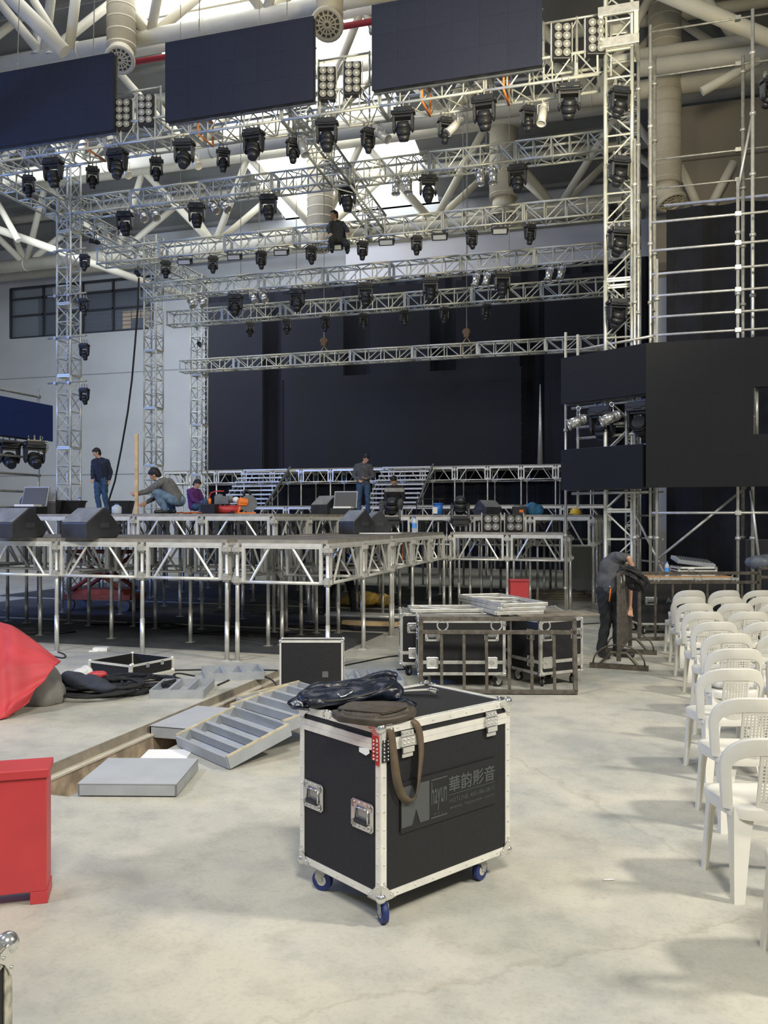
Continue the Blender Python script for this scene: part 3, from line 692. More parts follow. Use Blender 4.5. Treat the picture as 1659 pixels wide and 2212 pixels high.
# rear backdrop and its LED panels
m = MB(); x0, x1 = GX(443, 31.4), 9.0
n = 120; pts = []
for i in range(n + 1):
    x = x0 + (x1 - x0) * i / n; pts.append((x, 0.10 * math.sin(i * 1.9) + 0.05 * math.sin(i * 0.7)))
for i in range(n):
    a, b_ = pts[i], pts[i + 1]
    m._add([(a[0], 31.4 + a[1], 0), (b_[0], 31.4 + b_[1], 0), (b_[0], 31.4 + b_[1], 11.0), (a[0], 31.4 + a[1], 11.0),
            (a[0], 31.44 + a[1], 0), (b_[0], 31.44 + b_[1], 0), (b_[0], 31.44 + b_[1], 11.0), (a[0], 31.44 + a[1], 11.0)],
           [(0, 1, 2, 3), (7, 6, 5, 4), (3, 2, 6, 7)], True)
tag(m.build('backdrop_drape', mat('black_drape', (0.010, 0.012, 0.022), 0.95)), 'huge black drape hanging behind the whole stage', 'drape')
def lp(label, p0, p1, z0, z1, Y, m=LED): return screen(label, (GX(p0, Y), Y), (GX(p1, Y), Y), z0, z1, 0.08, m, group='dark screens in front of the rear drape')
RLED = led_mat('rear_led_face', (0.012, 0.014, 0.024), 1.0, 1.0)
lp('tall dark screen column at the left end of the rear drape', 446, 567, 3.72, 10.4, 30.6, RLED)
lp('widest and lowest dark screen at the centre of the rear stage', 614, 1126, 3.75, 7.25, 30.6, RLED)
lp('dark screen column above the wide one, at its left', 608, 742, 7.25, 10.5, 30.6, RLED)
lp('dark screen column above the wide one, at its middle', 800, 928, 7.25, 10.5, 30.6, RLED)
lp('dark screen column above the wide one, at its right', 985, 1122, 7.25, 10.5, 30.6, RLED)
lp('tall dark screen column at the right end, beside the pale pole', 1176, 1330, 3.75, 10.4, 30.6, RLED)
m = MB(); p = P(1167, 1000, 30.2); m.tube((p.x, 30.2, 3.6), (p.x, 30.2, P(1167, 830, 30.2).z), 0.11, 8, 0.015); tag(m.build('drape_gap_pole', ALU), 'thin pale tapering pole standing in for a gap in the rear drape', 'pole')  # pole put in place of a pale gap showing the wall
# right backdrop
m = MB(); n = 60; x0, x1 = 0.45, 11.0; YB = 19.0; zt = 8.35
for i in range(n):
    xa, xb = x0 + (x1 - x0) * i / n, x0 + (x1 - x0) * (i + 1) / n
    ya, yb = [YB + 0.07 * math.sin(q * 1.3) + 0.03 * math.sin(q * 3.1) for q in (i, i + 1)]
    m._add([(xa, ya, 0), (xb, yb, 0), (xb, yb, zt), (xa, ya, zt), (xa, ya + 0.03, 0), (xb, yb + 0.03, 0), (xb, yb + 0.03, zt), (xa, ya + 0.03, zt)], [(0, 1, 2, 3), (7, 6, 5, 4), (3, 2, 6, 7)], True)
tag(m.build('backdrop_drape', BLKC), 'black drape hanging behind the scaffold on the right', 'drape')
tubething('drape_pipe', 'pale pipe along the top edge of the right black drape', 'pipe', (0.4, 18.9, 8.4), (11, 18.9, 8.4), 0.035, ALU)
# scaffold right
g = thing('scaffold_tower', 'tall pipe scaffold on the right between tower and picture edge', 'scaffold', (0, 0, 0))
def pole(px, Y, pt, pb, r=0.026, m_=ALU, nm='standard'):
    X = GX(px, Y); d = DEP(X, Y); zt_ = H + (HY - pt) / F * d; zb_ = max(0, H + (HY - pb) / F * d)
    m = MB(); m.tube((X, Y, zb_), (X, Y, zt_), r, 8)
    z = zb_ + 0.5
    while z < zt_: m.tube((X, Y, z), (X, Y, z + 0.05), r * 1.7, 8); z += 1.0
    return m.build(nm, m_, g)
pole(1405, 15.3, 55, 1400); pole(1414, 15.9, 120, 1400, 0.03, GALV); pole(1419, 15.1, 560, 1400)
pole(1594, 15.1, 384, 1400); pole(1605, 15.9, 120, 1400, 0.03, GALV); pole(1626, 15.3, 20, 1400, 0.03)
pole(1222, 16.6, 718, 1400); pole(1379, 16.0, 100, 1400); pole(1371, 15.2, 300, 1400)
for py, Y in ((480, 15.1), (541, 15.1), (592, 15.1), (639, 15.1), (685, 15.1), (724, 15.1), (1108, 15.1), (345, 15.9), (408, 15.9), (165, 15.9), (68, 15.9)):
    p = P(1415, py, Y); m = MB(); m.tube((p.x - 0.05, Y, p.z), (GX(1760, Y), Y, p.z), 0.022 if Y < 15.5 else 0.016, 8)
    m.box((GX(1594, Y), Y, p.z), (0.09, 0.09, 0.07)); m.build('ledger', ALU if Y < 15.5 else GALV, g)
for a, b_ in ((P(1420, 1208, 15.3), P(1612, 1052, 15.3)), (P(1372, 1110, 15.9), P(1440, 1250, 15.2)), (P(1622, 1060, 15.1), P(1642, 1230, 15.1)), (P(1625, 250, 15.4), P(1592, 420, 15.4))):
    m = MB(); m.tube(a, b_, 0.022, 8); m.build('brace', ALU, g)
for z in (2.3, 1.9, 1.5, 1.1): 
    m = MB(); m.tube((-0.30, 16.6, z), (0.30, 15.2, z), 0.018, 6); m.build('ledger', GALV, g)
tubething('gap_pipe', 'short upright pipe standing in the square gap of the big black screen', 'pipe', (R0.x + gx0 + 0.06, R0.y + 0.15, ZB + gz0), (R0.x + gx0 + 0.06, R0.y + 0.15, ZB + gz1), 0.03, ALU)
c = P(1655, 195, 15.5); mover(False, c + Vector((0.05, 0, 0.25)), 'black lamp cut off by the right edge, high on the scaffold', 'lamp at the right edge', 0.4, 0.9, 0.9)
# hanging cable at left
m = MB(); a = P(297, 610, 21.5)
pts = [P(px, py, 20.0) for px, py in ((300, 600), (298, 660), (292, 740), (285, 820), (276, 890), (262, 970), (248, 1040), (232, 1090), (224, 1112))]
m.path(pts, 0.025, 8); tag(m.build('hanging_cable', RUBBER), 'thick black cable hanging down in front of the white wall', 'cable')

# suspension cables and chain hoists holding the trusses
for tk, pxs in ((2, (390, 1050)), (3, (560, 1000)), (4, (520, 1010)), (5, (640, 1100))):
    Y, z = TR[tk]
    for i, px in enumerate(pxs):
        X = GX(px, Y); zt_ = zr(Y) + 0.05
        m = MB(); m.tube((X, Y, z + 0.38), (X, Y, zt_), 0.009, 6)
        m.box((X, Y, z + 0.42), (0.06, 0.44, 0.04)); tag(m.build('suspension_cable', GALV), 'thin steel cable holding the %s from the roof, %s one' % (tn[tk], ['left', 'right'][i]), 'cable', 'cables of the lighting trusses')
Y, z = TR[6]
for i, px in enumerate((700, 1008)):
    X = GX(px, Y); g = thing('chain_hoist', 'brownish chain hoist on the lowest rear truss, %s of two' % ['left', 'right'][i], 'hoist', (X, Y, z + 0.38), 0, 'chain hoists on the lowest truss')
    m = MB(); m.box((0, 0, 0.32), (0.16, 0.14, 0.26)); m.tube((-0.12, 0, 0.34), (0.12, 0, 0.34), 0.07, 12); m.build('hoist_body', mat('brown_hoist_paint', (0.14, 0.09, 0.05), 0.6), g, 0.01)
    m = MB(); m.path([(-0.14, 0, -0.36), (-0.12, 0, 0.02), (0, 0, 0.2), (0.12, 0, 0.02), (0.14, 0, -0.36)], 0.018, 6); m.build('sling', mat('tan_sling', (0.40, 0.31, 0.18), 0.8), g)
    m = MB(); m.tube((0, 0, 0.44), (0, 0, zr(Y) - z - 0.36), 0.012, 6); m.build('chain', GALV, g)

Y, z = TR[1]
for i, px in enumerate((190, 428, 912, 1088)):
    X = GX(px, Y - 0.3); m = MB(); m.path([(0, 0, 0), (0, 0, 0.46), (0, 0.62, 0.46), (0, 0.62, 0)], 0.022, 6, True)
    tag(m.build('round_sling', mat('orange_webbing', (0.75, 0.25, 0.06), 0.8), None, loc=(X, Y - 0.31, z - 0.02)), 'orange lifting sling round the front truss, %s from the left' % ORD[i], 'sling', 'orange slings on the front truss')
# ================================================================== STAGE PLATFORMS
FR = {}
def frame_mesh(L, h, double=False):
    key = (round(L, 3), h, double)
    if key in FR: return FR[key]
    m = MB(); e = 0.07
    m.box((L / 2, 0, -0.022), (L - 2 * e, 0.045, 0.044)); m.box((L / 2, -0.004, -0.056), (L - 2 * e, 0.035, 0.02))
    m.tube((e, 0, -h), (L - e, 0, -h), 0.022, 8)
    for x in (e + 0.02, L - e - 0.02): m.box((x, 0, -h / 2 - 0.01), (0.042, 0.042, h - 0.02))
    n = 2 if double else 1; s = L / n
    for k in range(n):
        c = s * k
        m.tube((c + s * 0.36, 0, -0.06), (c + s * 0.15, 0, -h + 0.01), 0.017, 6, cap=False); m.tube((c + s * 0.62, 0, -0.06), (c + s * 0.84, 0, -h + 0.01), 0.017, 6, cap=False)
    if double: m.tube((L / 2, 0, -0.05), (L / 2, 0, -h), 0.018, 6)
    o = m.build('tmp', ALUB); me = o.data; bpy.data.objects.remove(o); FR[key] = me; return me
PO = {}
def post_mesh(z, h):
    key = (round(z, 3), h)
    if key in PO: return PO[key]
    m = MB(); m.tube((0, 0, 0.01), (0, 0, z - 0.05), 0.027, 8); m.tube((0, 0, 0), (0, 0, z * 0.32), 0.031, 8); m.box((0, 0, 0.008), (0.11, 0.11, 0.016))
    for q in (0.10, h): m.box((0, 0, z - q - 0.03), (0.14, 0.06, 0.06)); m.box((0, 0, z - q - 0.03), (0.06, 0.14, 0.06)); m.box((0, 0, z - q - 0.03), (0.075, 0.075, 0.11))
    o = m.build('tmp', ALU); me = o.data; bpy.data.objects.remove(o); PO[key] = me; return me
def platform(label, xs, ys, z, h, cells=None, inner=True, double=False, panels=True, skip=()):
    """xs, ys: post lines; frames along front, right side and inner rows"""
    g = thing('stage_platform', label, 'stage platform', (0, 0, 0), 0, 'stage platforms')
    pm = post_mesh(z, h)
    def ad(nm, me, loc, rz=0.0):
        o = bpy.data.objects.new(nm, me); COL.objects.link(o); o.parent = g; o.location = loc; o.rotation_euler.z = rz; return o
    for i, x in enumerate(xs):
        for j, y in enumerate(ys): ad('post', pm, (x, y, 0))
    for j, y in enumerate(ys):
        if j and not inner and j < len(ys) - 1: continue
        for i in range(len(xs) - 1):
            ad('side_frame', frame_mesh(xs[i + 1] - xs[i], h, double), (xs[i], y, z - 0.05))
    for i in ((len(xs) - 1, 0) if not inner else range(len(xs) - 1, -1, -2)):
        for j in range(len(ys) - 1): ad('side_frame', frame_mesh(ys[j + 1] - ys[j], h), (xs[i], ys[j], z - 0.05), PI / 2)
    if panels:
        for i in range(len(xs) - 1):
            for j in range(len(ys) - 1):
                if (i, j) in skip: continue
                L, D_ = xs[i + 1] - xs[i], ys[j + 1] - ys[j]
                key = ('dp', round(L, 3), round(D_, 3))
                if key not in PO:
                    m = MB(); m.box((L / 2, D_ / 2, -0.015), (L - 0.012, D_ - 0.012, 0.03)); m.cur = 1
                    for yy in (0.02, D_ - 0.02): m.box((L / 2, yy, -0.026), (L - 0.01, 0.04, 0.048))
                    for xx in (0.02, L - 0.02): m.box((xx, D_ / 2, -0.026), (0.04, D_ - 0.01, 0.048))
                    o = m.build('tmp', [DECKM, mat('deck_edge', (0.30, 0.28, 0.24), 0.6, 0.2, 0.2, 4)]); PO[key] = o.data; bpy.data.objects.remove(o)
                ad('deck_panel', PO[key], (xs[i], ys[j], z))
    return g
Z1, Z2, Z3, Z4 = 1.58, 1.93, 2.27, 3.70
platform('lowest front stage platform, nearest long one across the left half', [-5.20, -6.46, -7.82, -9.12, -10.4, -11.7, -13.0][::-1], [10.10, 11.38, 12.62], Z1, 0.47)
platform('front right corner module of the low stage, where the long side starts', [-5.05, -3.80], [10.10, 11.53, 12.90], Z1, 0.50)
platform('low stage strip running back along the right side to the far wing', [-5.62, -4.71, -3.80], [13.0, 14.20, 15.45, 16.62], Z1, 0.47)
platform('low stage platform wing reaching right, behind the stacked flight cases', [-3.70, -2.56, -1.42], [16.75, 17.62], Z1, 0.49, inner=False)
platform('second stage platform with the workers, one step above the front one', [-5.74 - 1.30 * k for k in range(0, 6)][::-1], [12.78, 14.30, 15.90, 17.45], Z2, 0.47)
platform('wide rear stage platform at the level of the wedge monitors, right of the stairs', [-13.5, -12.3, -11.05, -9.8, -8.5, -7.2, -5.9, -4.75, -3.5, -2.25, -0.98], [17.80, 19.1, 20.4, 21.8, 23.2], Z2, 0.58, inner=False)
platform('long narrow platform at the foot of the two stairs', [-13.8 + 1.28 * k for k in range(11)], [26.0, 27.2], Z3, 0.42, inner=False)
for i, (y0, y1) in enumerate(((10.75, 13.15), (13.4, 16.6), (16.9, 22.5))):  # dark mats whose near-black tone also carries the under-stage shade
    m = MB(); m.box((-8.8, (y0 + y1) / 2, 0.005), (9.6 if i < 2 else 12.0, y1 - y0, 0.010)); tag(m.build('rubber_mat', mat('shade_dark_mat', (0.055, 0.06, 0.065), 0.75, 0, 0.3, 2)), 'shade-deepening dark floor mat under the stage, %s' % ['closest to the front posts', 'in the middle, behind a pale strip of floor', 'furthest back'][i], 'mat', 'dark mats under the stage')
xs4 = [GX(352, 29.5) + 1.16 * k for k in range(15)]
platform('high rear stage platform under the dark screens', xs4, [29.5, 31.0], Z4, 0.45, inner=False)
def stairs(label, x, y0, y1, z0, z1, wd, n=9):
    g = thing('stage_stairs', label, 'stairs', (x, 0, 0), 0, 'aluminium stairs up to the high platform')
    for i in range(n):
        t = (i + 0.5) / n; m = MB(); m.box((0, y0 + (y1 - y0) * t, z0 + (z1 - z0) * (i + 1) / n - 0.05), (wd, 0.20, 0.055)); m.build('tread', ALU, g)
    for s in (-1, 1):
        m = MB(); a = Vector((s * wd / 2, y0, z0)); b_ = Vector((s * wd / 2, y1, z1 - 0.1)); u = (b_ - a).normalized()
        m.tube(a, b_, 0.03, 6); m.tube(a + Vector((0, 0.1, -0.12)), b_ + Vector((0, 0, -0.25)), 0.02, 6); m.build('stringer', GALV, g)
    for k in (1, 2):
        for s in (-0.42, 0.42):
            m = MB(); yy = y0 + (y1 - y0) * k / 3; m.tube((s * wd, yy, z0), (s * wd, yy, z0 + (z1 - z0) * k / 3), 0.022, 6); m.build('support', GALV, g)
    m = MB(); m.tube((wd / 2 + 0.05, y0, z0 + 0.1), (wd / 2 + 0.05, y1, z1 + 0.05), 0.035, 6); m.build('handrail', GREYD, g)
stairs('aluminium stairs on the left, behind the orange cutting saw', (GX(560, 28) + GX(540, 28)) / 2 - 0.1, 27.2, 29.3, Z3, Z4, 1.75)
stairs('aluminium stairs on the right, behind the man in the striped sweater', (GX(860, 28) + GX(858, 28)) / 2, 27.2, 29.3, Z3, Z4, 1.75)
# clutter under the stage
g = thing('scissor_lift', 'rusty red scissor lift trolley in the dark under the stage', 'lift', (GX(225, 15.0), 15.0, 0), 0.1)
RUST = mat('rusty_red_paint', (0.30, 0.07, 0.045), 0.7, 0, 0.2, 6)
m = MB(); m.box((0, 0, 0.28), (1.5, 0.7, 0.10)); m.box((0, 0, 0.38), (1.1, 0.5, 0.10)); m.build('chassis', RUST, g)
m = MB(); m.box((0, 0, 1.18), (1.35, 0.6, 0.06)); m.build('table', RUST, g)
for s in (-1, 1):
    for q in (-1, 1):
        m = MB(); m.tube((-0.55 * q, s * 0.27, 0.42), (0.55 * q, s * 0.27, 1.14), 0.045, 8); m.build('scissor_arm', RUST, g)
    for q in (-1, 1):
        m = MB(); m.tube((q * 0.6, s * 0.28, 0.13), (q * 0.6, s * 0.33, 0.13), 0.13, 16); m.ring((q * 0.6, s * 0.3, 0.13), (0, 1, 0), 0.11, 0.025, 16, 6); m.build('wheel', GREYD, g)
m = MB(); m.box((0, 0, 0), (0.10, 0.10, 0.10)); m.tube((0, 0.0, 0.0), (0, -0.08, 0.0), 0.05, 12)
for i, (x, y) in enumerate([(-9.6, 11.6), (-8.2, 12.9), (-6.0, 12.4), (-5.0, 13.6), (-7.3, 15.2)]):
    m = MB(); pts = []
    for k in range(14): pts.append((0.9 * math.sin(k * 0.9 + i) * (0.3 + k / 14), 0.28 * math.cos(k * 1.3 + i), 0.015 + 0.01 * (k % 2)))
    m.path(pts, 0.014, 6); tag(m.build('floor_cable', RUBBER, None, loc=(x, y, 0)), 'black cable snaking over the floor under the front stage, %s from the left' % ORD[i], 'cable', 'cables under the front stage')
m = MB()
pl = []
for k in range(40):
    a = 2 * PI * k / 40
m = MB(); m.sph((0, 0, 0.16), (0.42, 0.22, 0.16), 16, 9); m.sph((0.42, 0.03, 0.14), (0.20, 0.16, 0.14), 12, 8); m.sph((-0.32, 0.0, 0.10), (0.22, 0.16, 0.10), 12, 8)
me = remesh(m, 0.03, 3)
for v in me.vertices: v.co += Vector((random.uniform(-1, 1), random.uniform(-1, 1), random.uniform(-1, 1))) * 0.012
o = meshobj('tarpaulin_bundle', me, mat('yellow_tarpaulin', (0.70, 0.47, 0.10), 0.5, 0, 0.25, 7, 0.3), None, G(785, 1310)); tag(o, 'crumpled yellow tarpaulin lying under the stage', 'tarpaulin')
for i in range(4):
    m = MB(); m.tube((-0.8, i * 0.10, 0.04), (0.7, i * 0.13, 0.04), 0.035, 10); p = G(790, 1336)
    tag(m.build('loose_pipe', ALUB, None, loc=p, rz=-0.03 * i), 'bright loose pipe on the floor before the yellow tarpaulin, %s from the front' % ORD[i], 'pipe', 'loose pipes on the floor under the stage')
m = MB(); m.box((0, 0, 0.04), (1.0, 0.14, 0.08)); tag(m.build('timber_offcut', WOOD, None, 0.004, G(800, 1352)), 'short timber plank on the floor in front of the loose pipes', 'timber')
m = MB(); m.tube((-0.25, 0, 0.09), (0.12, 0, 0.09), 0.085, 14); tag(m.build('rolled_mat', BLKC, None, loc=G(850, 1308)), 'small black roll lying right of the yellow tarpaulin', 'roll')
for i in range(3):
    m = MB(); m.box((0, 0, 0), (1.9 - 0.3 * i, 0.9, 0.05)); m.box((0.5, -0.2, 0.03), (0.9, 0.06, 0.04)); p = W((1190 - HX) / F * 20, 20, 0.03 + 0.055 * i)
    tag(m.build('stacked_panel', PLY, None, loc=p, rz=0.15 * i), 'worn flat panel under the right stage wing, %s of a low pile' % ['bottom', 'middle', 'top'][i], 'panel', 'flat panels piled under the right wing')
m = MB(); p = G(1120, 1322); m.box((0, 0, 0.36), (0.33, 0.25, 0.72)); m.box((0, -0.01, 0.73), (0.35, 0.28, 0.03)); tag(m.build('red_cabinet', REDP, None, 0.004, W((1120 - HX) / F * 15.6, 15.6, 0), YAW), 'narrow bright red cabinet standing behind the flight cases', 'cabinet')
m = MB(); m.box((0, 0, 0.6), (1.1, 0.4, 1.2)); tag(m.build('pale_crate', mat('pale_grey_board', (0.42, 0.42, 0.38), 0.8), None, 0.01, W((1268 - HX) / F * 20.5, 20.5, 0)), 'pale grey crate in the shade left of the bending man', 'crate')
# ================================================================== PEOPLE
def limb(mb, pts, rs, n=12):
    pts = [Vector(p) for p in pts]
    for i in range(len(pts) - 1):
        mb.tube(pts[i], pts[i + 1], rs[i], n, rs[i + 1]); 
    for p, r in zip(pts, rs): mb.sph(p, r, 12, 8)
def hand(mb, wr, dr, side, curl=0.5, k=1.0):
    wr = Vector(wr); d = Vector(dr).normalized(); s = Vector(side).normalized(); s = (s - d * s.dot(d)).normalized(); n = d.cross(s)
    mb.tube(wr, wr + d * 0.03, 0.026 * k, 10, 0.028 * k)
    for q in (-0.026, -0.009, 0.009, 0.026): mb.tube(wr + d * 0.02 + s * q * 0.7, wr + d * 0.085 + s * q, 0.0155, 8, 0.0125)
    for q, L in ((-0.030, 0.058), (-0.010, 0.074), (0.010, 0.080), (0.030, 0.070)):
        a = wr + d * 0.085 + s * q
        d1 = (d * math.cos(curl) + n * math.sin(curl)); d2 = (d * math.cos(curl * 2.1) + n * math.sin(curl * 2.1))
        b_ = a + d1 * L * 0.5; mb.tube(a, b_, 0.0095, 8, 0.0088); mb.sph(b_, 0.009, 8, 6); c = b_ + d2 * L * 0.5; mb.tube(b_, c, 0.0088, 8, 0.0075); mb.sph(c, 0.0076, 8, 6)
    a = wr + d * 0.03 - s * 0.024; b_ = a + (d * 0.6 - s * 0.7 + n * 0.4).normalized() * 0.036; mb.tube(a, b_, 0.0115, 8, 0.010); mb.sph(b_, 0.010, 8, 6)
    c = b_ + (d * 0.9 + n * 0.5 - s * 0.1).normalized() * 0.03; mb.tube(b_, c, 0.010, 8, 0.008); mb.sph(c, 0.008, 8, 6)
def person(label, loc, J, shirt, trousers, shoes, rz=YAW, face=(0, -1, 0), sleeves=True, hair=None, vox=0.0085, group=None, stripe=None, collar=None):
    g = thing('person', label, 'person', loc, rz, group); J = {k: Vector(v) for k, v in J.items()}
    fd = Vector(face).normalized(); hc = J['head']; nk = J['neck']
    up = (hc - nk).normalized(); up = (up - fd * up.dot(fd)); up = up.normalized() if up.length > 0.1 else Vector((0, 0, 1)); sd = fd.cross(up)
    m = MB()
    def ell(c, r, a=None):
        B = Matrix((sd, -fd, up)).transposed()
        q = MB(); q.sph((0, 0, 0), r, 16, 11); q2 = [B @ Vector(v) + c for v in q.v]; m._add(q2, q.f, True)
    ell(hc + up * 0.02, (0.076, 0.094, 0.105)); ell(hc - up * 0.055 + fd * 0.022, (0.056, 0.062, 0.058))
    ell(hc - up * 0.012 + fd * 0.098, (0.012, 0.018, 0.024)); ell(hc - up * 0.022 + fd * 0.106, (0.016, 0.012, 0.010))
    for s in (-1, 1):
        ell(hc + sd * s * 0.078 - up * 0.005, (0.010, 0.020, 0.031)); ell(hc + up * 0.028 + fd * 0.076 + sd * s * 0.03, (0.026, 0.013, 0.008)); ell(hc - up * 0.02 + fd * 0.066 + sd * s * 0.036, (0.022, 0.02, 0.02))
    ell(hc - up * 0.062 + fd * 0.083, (0.024, 0.009, 0.007)); ell(hc - up * 0.088 + fd * 0.066, (0.022, 0.018, 0.015))
    m.tube(nk - up * 0.05, hc - up * 0.03, 0.056, 14, 0.052)
    limb(m, [J['pelvis'], J['chest'], nk - up * 0.03], [0.085, 0.085, 0.05])
    for s in 'LR':
        limb(m, [J['chest'], J['sh' + s], J['el' + s], J['wr' + s]], [0.06, 0.042, 0.036, 0.024])
        hd = J.get('hd' + s, (J['wr' + s] - J['el' + s])); hand(m, J['wr' + s], hd, J.get('hs' + s, (1, 0, 0)), 0.55)
        limb(m, [J['pelvis'], J['hip' + s], J['kn' + s], J['an' + s]], [0.07, 0.06, 0.045, 0.035])
        q = J['an' + s] + (J['toe' + s] - J['an' + s]) * 0.4; q.z = J['toe' + s].z; limb(m, [J['an' + s], q], [0.028, 0.018])
    meshobj('body', remesh(m, vox, 3), SKIN, g)
    # shirt
    m = MB(); P_, C_, N_ = J['pelvis'], J['chest'], nk
    ax = (J['shR'] - J['shL']).normalized(); tr = (C_ - P_).normalized()
    for t, wd, dp in ((0.0, 0.115, 0.115), (0.35, 0.10, 0.11), (0.7, 0.11, 0.118), (1.0, 0.115, 0.115)):
        q = P_ + (C_ - P_) * t
        for o_ in (-1, 0, 1): m.sph(q + ax * o_ * wd * 0.55, dp, 12, 8)
    for o_ in (-1, 1):
        m.tube(P_ + ax * o_ * 0.065, C_ + ax * o_ * 0.075, 0.105, 14, 0.112)
    m.tube(P_, C_, 0.118, 14, 0.12); m.tube(C_, N_ - up * 0.02, 0.118, 14, 0.064)
    for s in 'LR':
        e = J['el' + s]; m.tube(C_ + (J['sh' + s] - C_) * 0.3, J['sh' + s], 0.10, 12, 0.072); m.tube(N_ - up * 0.03, J['sh' + s], 0.06, 12, 0.062)
        if sleeves: limb(m, [J['sh' + s], e, e + (J['wr' + s] - e) * 0.93], [0.070, 0.056, 0.040])
        else: limb(m, [J['sh' + s], J['sh' + s] + (e - J['sh' + s]) * 0.55], [0.073, 0.064])
    me = remesh(m, 0.012, 4)
    for v in me.vertices:
        v.co += v.normal * 0.004 * math.sin(v.co.z * 55 + 9 * math.sin(v.co.x * 17 + v.co.y * 11))
    so = meshobj('jacket' if sleeves else 'shirt', me, shirt, g)
    if collar: m = MB(); m.ring(nk + up * 0.005, up, 0.062, 0.016, 16, 6); m.build('collar', collar, g)
    m = MB()
    for s in 'LR':
        limb(m, [J['hip' + s] + (P_ - J['hip' + s]) * 0.3, J['hip' + s] + (J['kn' + s] - J['hip' + s]) * 0.12, J['kn' + s], J['an' + s]], [0.105, 0.103, 0.074, 0.062])
    m.sph(P_ - tr * 0.02, (0.145, 0.12, 0.11), 14, 9)
    me = remesh(m, 0.012, 4)
    for v in me.vertices: v.co += v.normal * 0.005 * math.sin(v.co.z * 40 + 7 * math.sin(v.co.x * 15 + v.co.y * 8))
    meshobj('trousers', me, trousers, g)
    for s in 'LR':
        m = MB(); a, t = J['an' + s], J['toe' + s]; dd = (t - a); m.sph(a + dd * 0.05 - Vector((0, 0, 0.02)), 0.048, 12, 8)
        hl = Vector((a.x, a.y, min(t.z, a.z - 0.05))); limb(m, [hl - dd.normalized() * 0.03, t], [0.043, 0.040])
        me = remesh(m, 0.010, 3)
        zmin = min(v.co.z for v in me.vertices)
        for v in me.vertices:
            if v.co.z < zmin + 0.02: v.co.z = zmin + 0.012
        meshobj('shoe', me, shoes, g)
    # hair
    m2 = m; m = MB()
    ell(hc + up * 0.036 - fd * 0.016, (0.086, 0.098, 0.102)); ell(hc + up * 0.072 + fd * 0.035, (0.066, 0.06, 0.042)); ell(hc - fd * 0.045 - up * 0.01, (0.074, 0.062, 0.085))
    me = remesh(m, 0.011, 2)
    for v in me.vertices: v.co += v.normal * random.uniform(-0.004, 0.007)
    meshobj('hair', me, HAIR, g)
    for s in (-1, 1):
        m = MB(); m.sph(hc + up * 0.008 + fd * 0.083 + sd * s * 0.030, (0.011, 0.008, 0.006), 8, 6); m.build('eye', HAIR, g)
    return g
NAVY = mat('navy_jacket_cloth', (0.015, 0.022, 0.05), 0.85, 0, 0.15, 9)
JEAN = mat('blue_denim', (0.045, 0.09, 0.16), 0.9, 0, 0.25, 12)
GREYC = mat('grey_shirt_cloth', (0.13, 0.13, 0.13), 0.9, 0, 0.15, 9)
DGREY = mat('dark_grey_cloth', (0.085, 0.087, 0.092), 0.92, 0, 0.2, 9)
BTROU = mat('black_trouser_cloth', (0.018, 0.020, 0.024), 0.9, 0, 0.2, 9)
PURP = mat('purple_cloth', (0.10, 0.025, 0.14), 0.9, 0, 0.15, 9)
SHOE = mat('black_shoe', (0.02, 0.02, 0.02), 0.5)
def ground(px, d, z): return W((px - HX) / F * d, d, z)
# man standing at left on the second platform, looking down to the left
person('man in a dark navy jacket and jeans standing near the white wall, looking down', ground(218, 21.9, Z2),
       dict(pelvis=(0.02, 0, 0.93), chest=(-0.02, 0, 1.30), neck=(-0.05, 0, 1.47), head=(-0.10, -0.02, 1.59), shL=(-0.16, -0.06, 1.37), shR=(0.13, 0.08, 1.38),
            elL=(-0.17, -0.12, 1.10), elR=(0.22, 0.10, 1.10), wrL=(-0.15, -0.20, 0.92), wrR=(0.21, 0.02, 0.90), hipL=(-0.08, 0, 0.88), hipR=(0.09, 0, 0.88),
            knL=(-0.08, -0.03, 0.48), knR=(0.10, 0.0, 0.48), anL=(-0.02, 0.0, 0.10), anR=(0.16, 0.05, 0.10), toeL=(-0.14, -0.13, 0.04), toeR=(0.30, -0.06, 0.04)),
       NAVY, JEAN, SHOE, face=(-0.75, -0.55, -0.35))
# squatting man holding the timber
person('man in a grey shirt squatting on the stage and holding an upright timber', ground(372, 15.9, Z2),
       dict(pelvis=(0.10, 0, 0.26), chest=(-0.10, 0.0, 0.56), neck=(-0.22, -0.02, 0.66), head=(-0.31, -0.03, 0.73), shL=(-0.17, -0.17, 0.57), shR=(-0.08, 0.17, 0.60),
            elL=(-0.40, -0.20, 0.42), elR=(-0.30, 0.15, 0.34), wrL=(-0.60, -0.20, 0.37), wrR=(-0.48, 0.02, 0.22), hipL=(0.08, -0.10, 0.24), hipR=(0.08, 0.10, 0.24),
            knL=(-0.28, -0.16, 0.42), knR=(-0.25, 0.14, 0.44), anL=(-0.10, -0.14, 0.10), anR=(-0.02, 0.12, 0.10), toeL=(-0.26, -0.15, 0.04), toeR=(-0.17, 0.12, 0.04),
            hdL=(-1, 0, 0.15), hsL=(0, 0, 1), hsR=(0, 0, 1)),
       GREYC, mat('light_denim', (0.12, 0.19, 0.28), 0.9, 0, 0.25, 12), SHOE, face=(-0.85, 0.1, -0.5), collar=PAPER)
m = MB(); m.box((0, 0, 0), (0.06, 0.045, 1.72)); q = ground(293, 15.9, Z2); tag(m.build('timber', WOOD, None, 0.003, W((295 - HX) / F * 15.65, 15.65, Z2 + 0.60), YAW), 'tall pale timber batten held upright by the squatting man', 'timber')
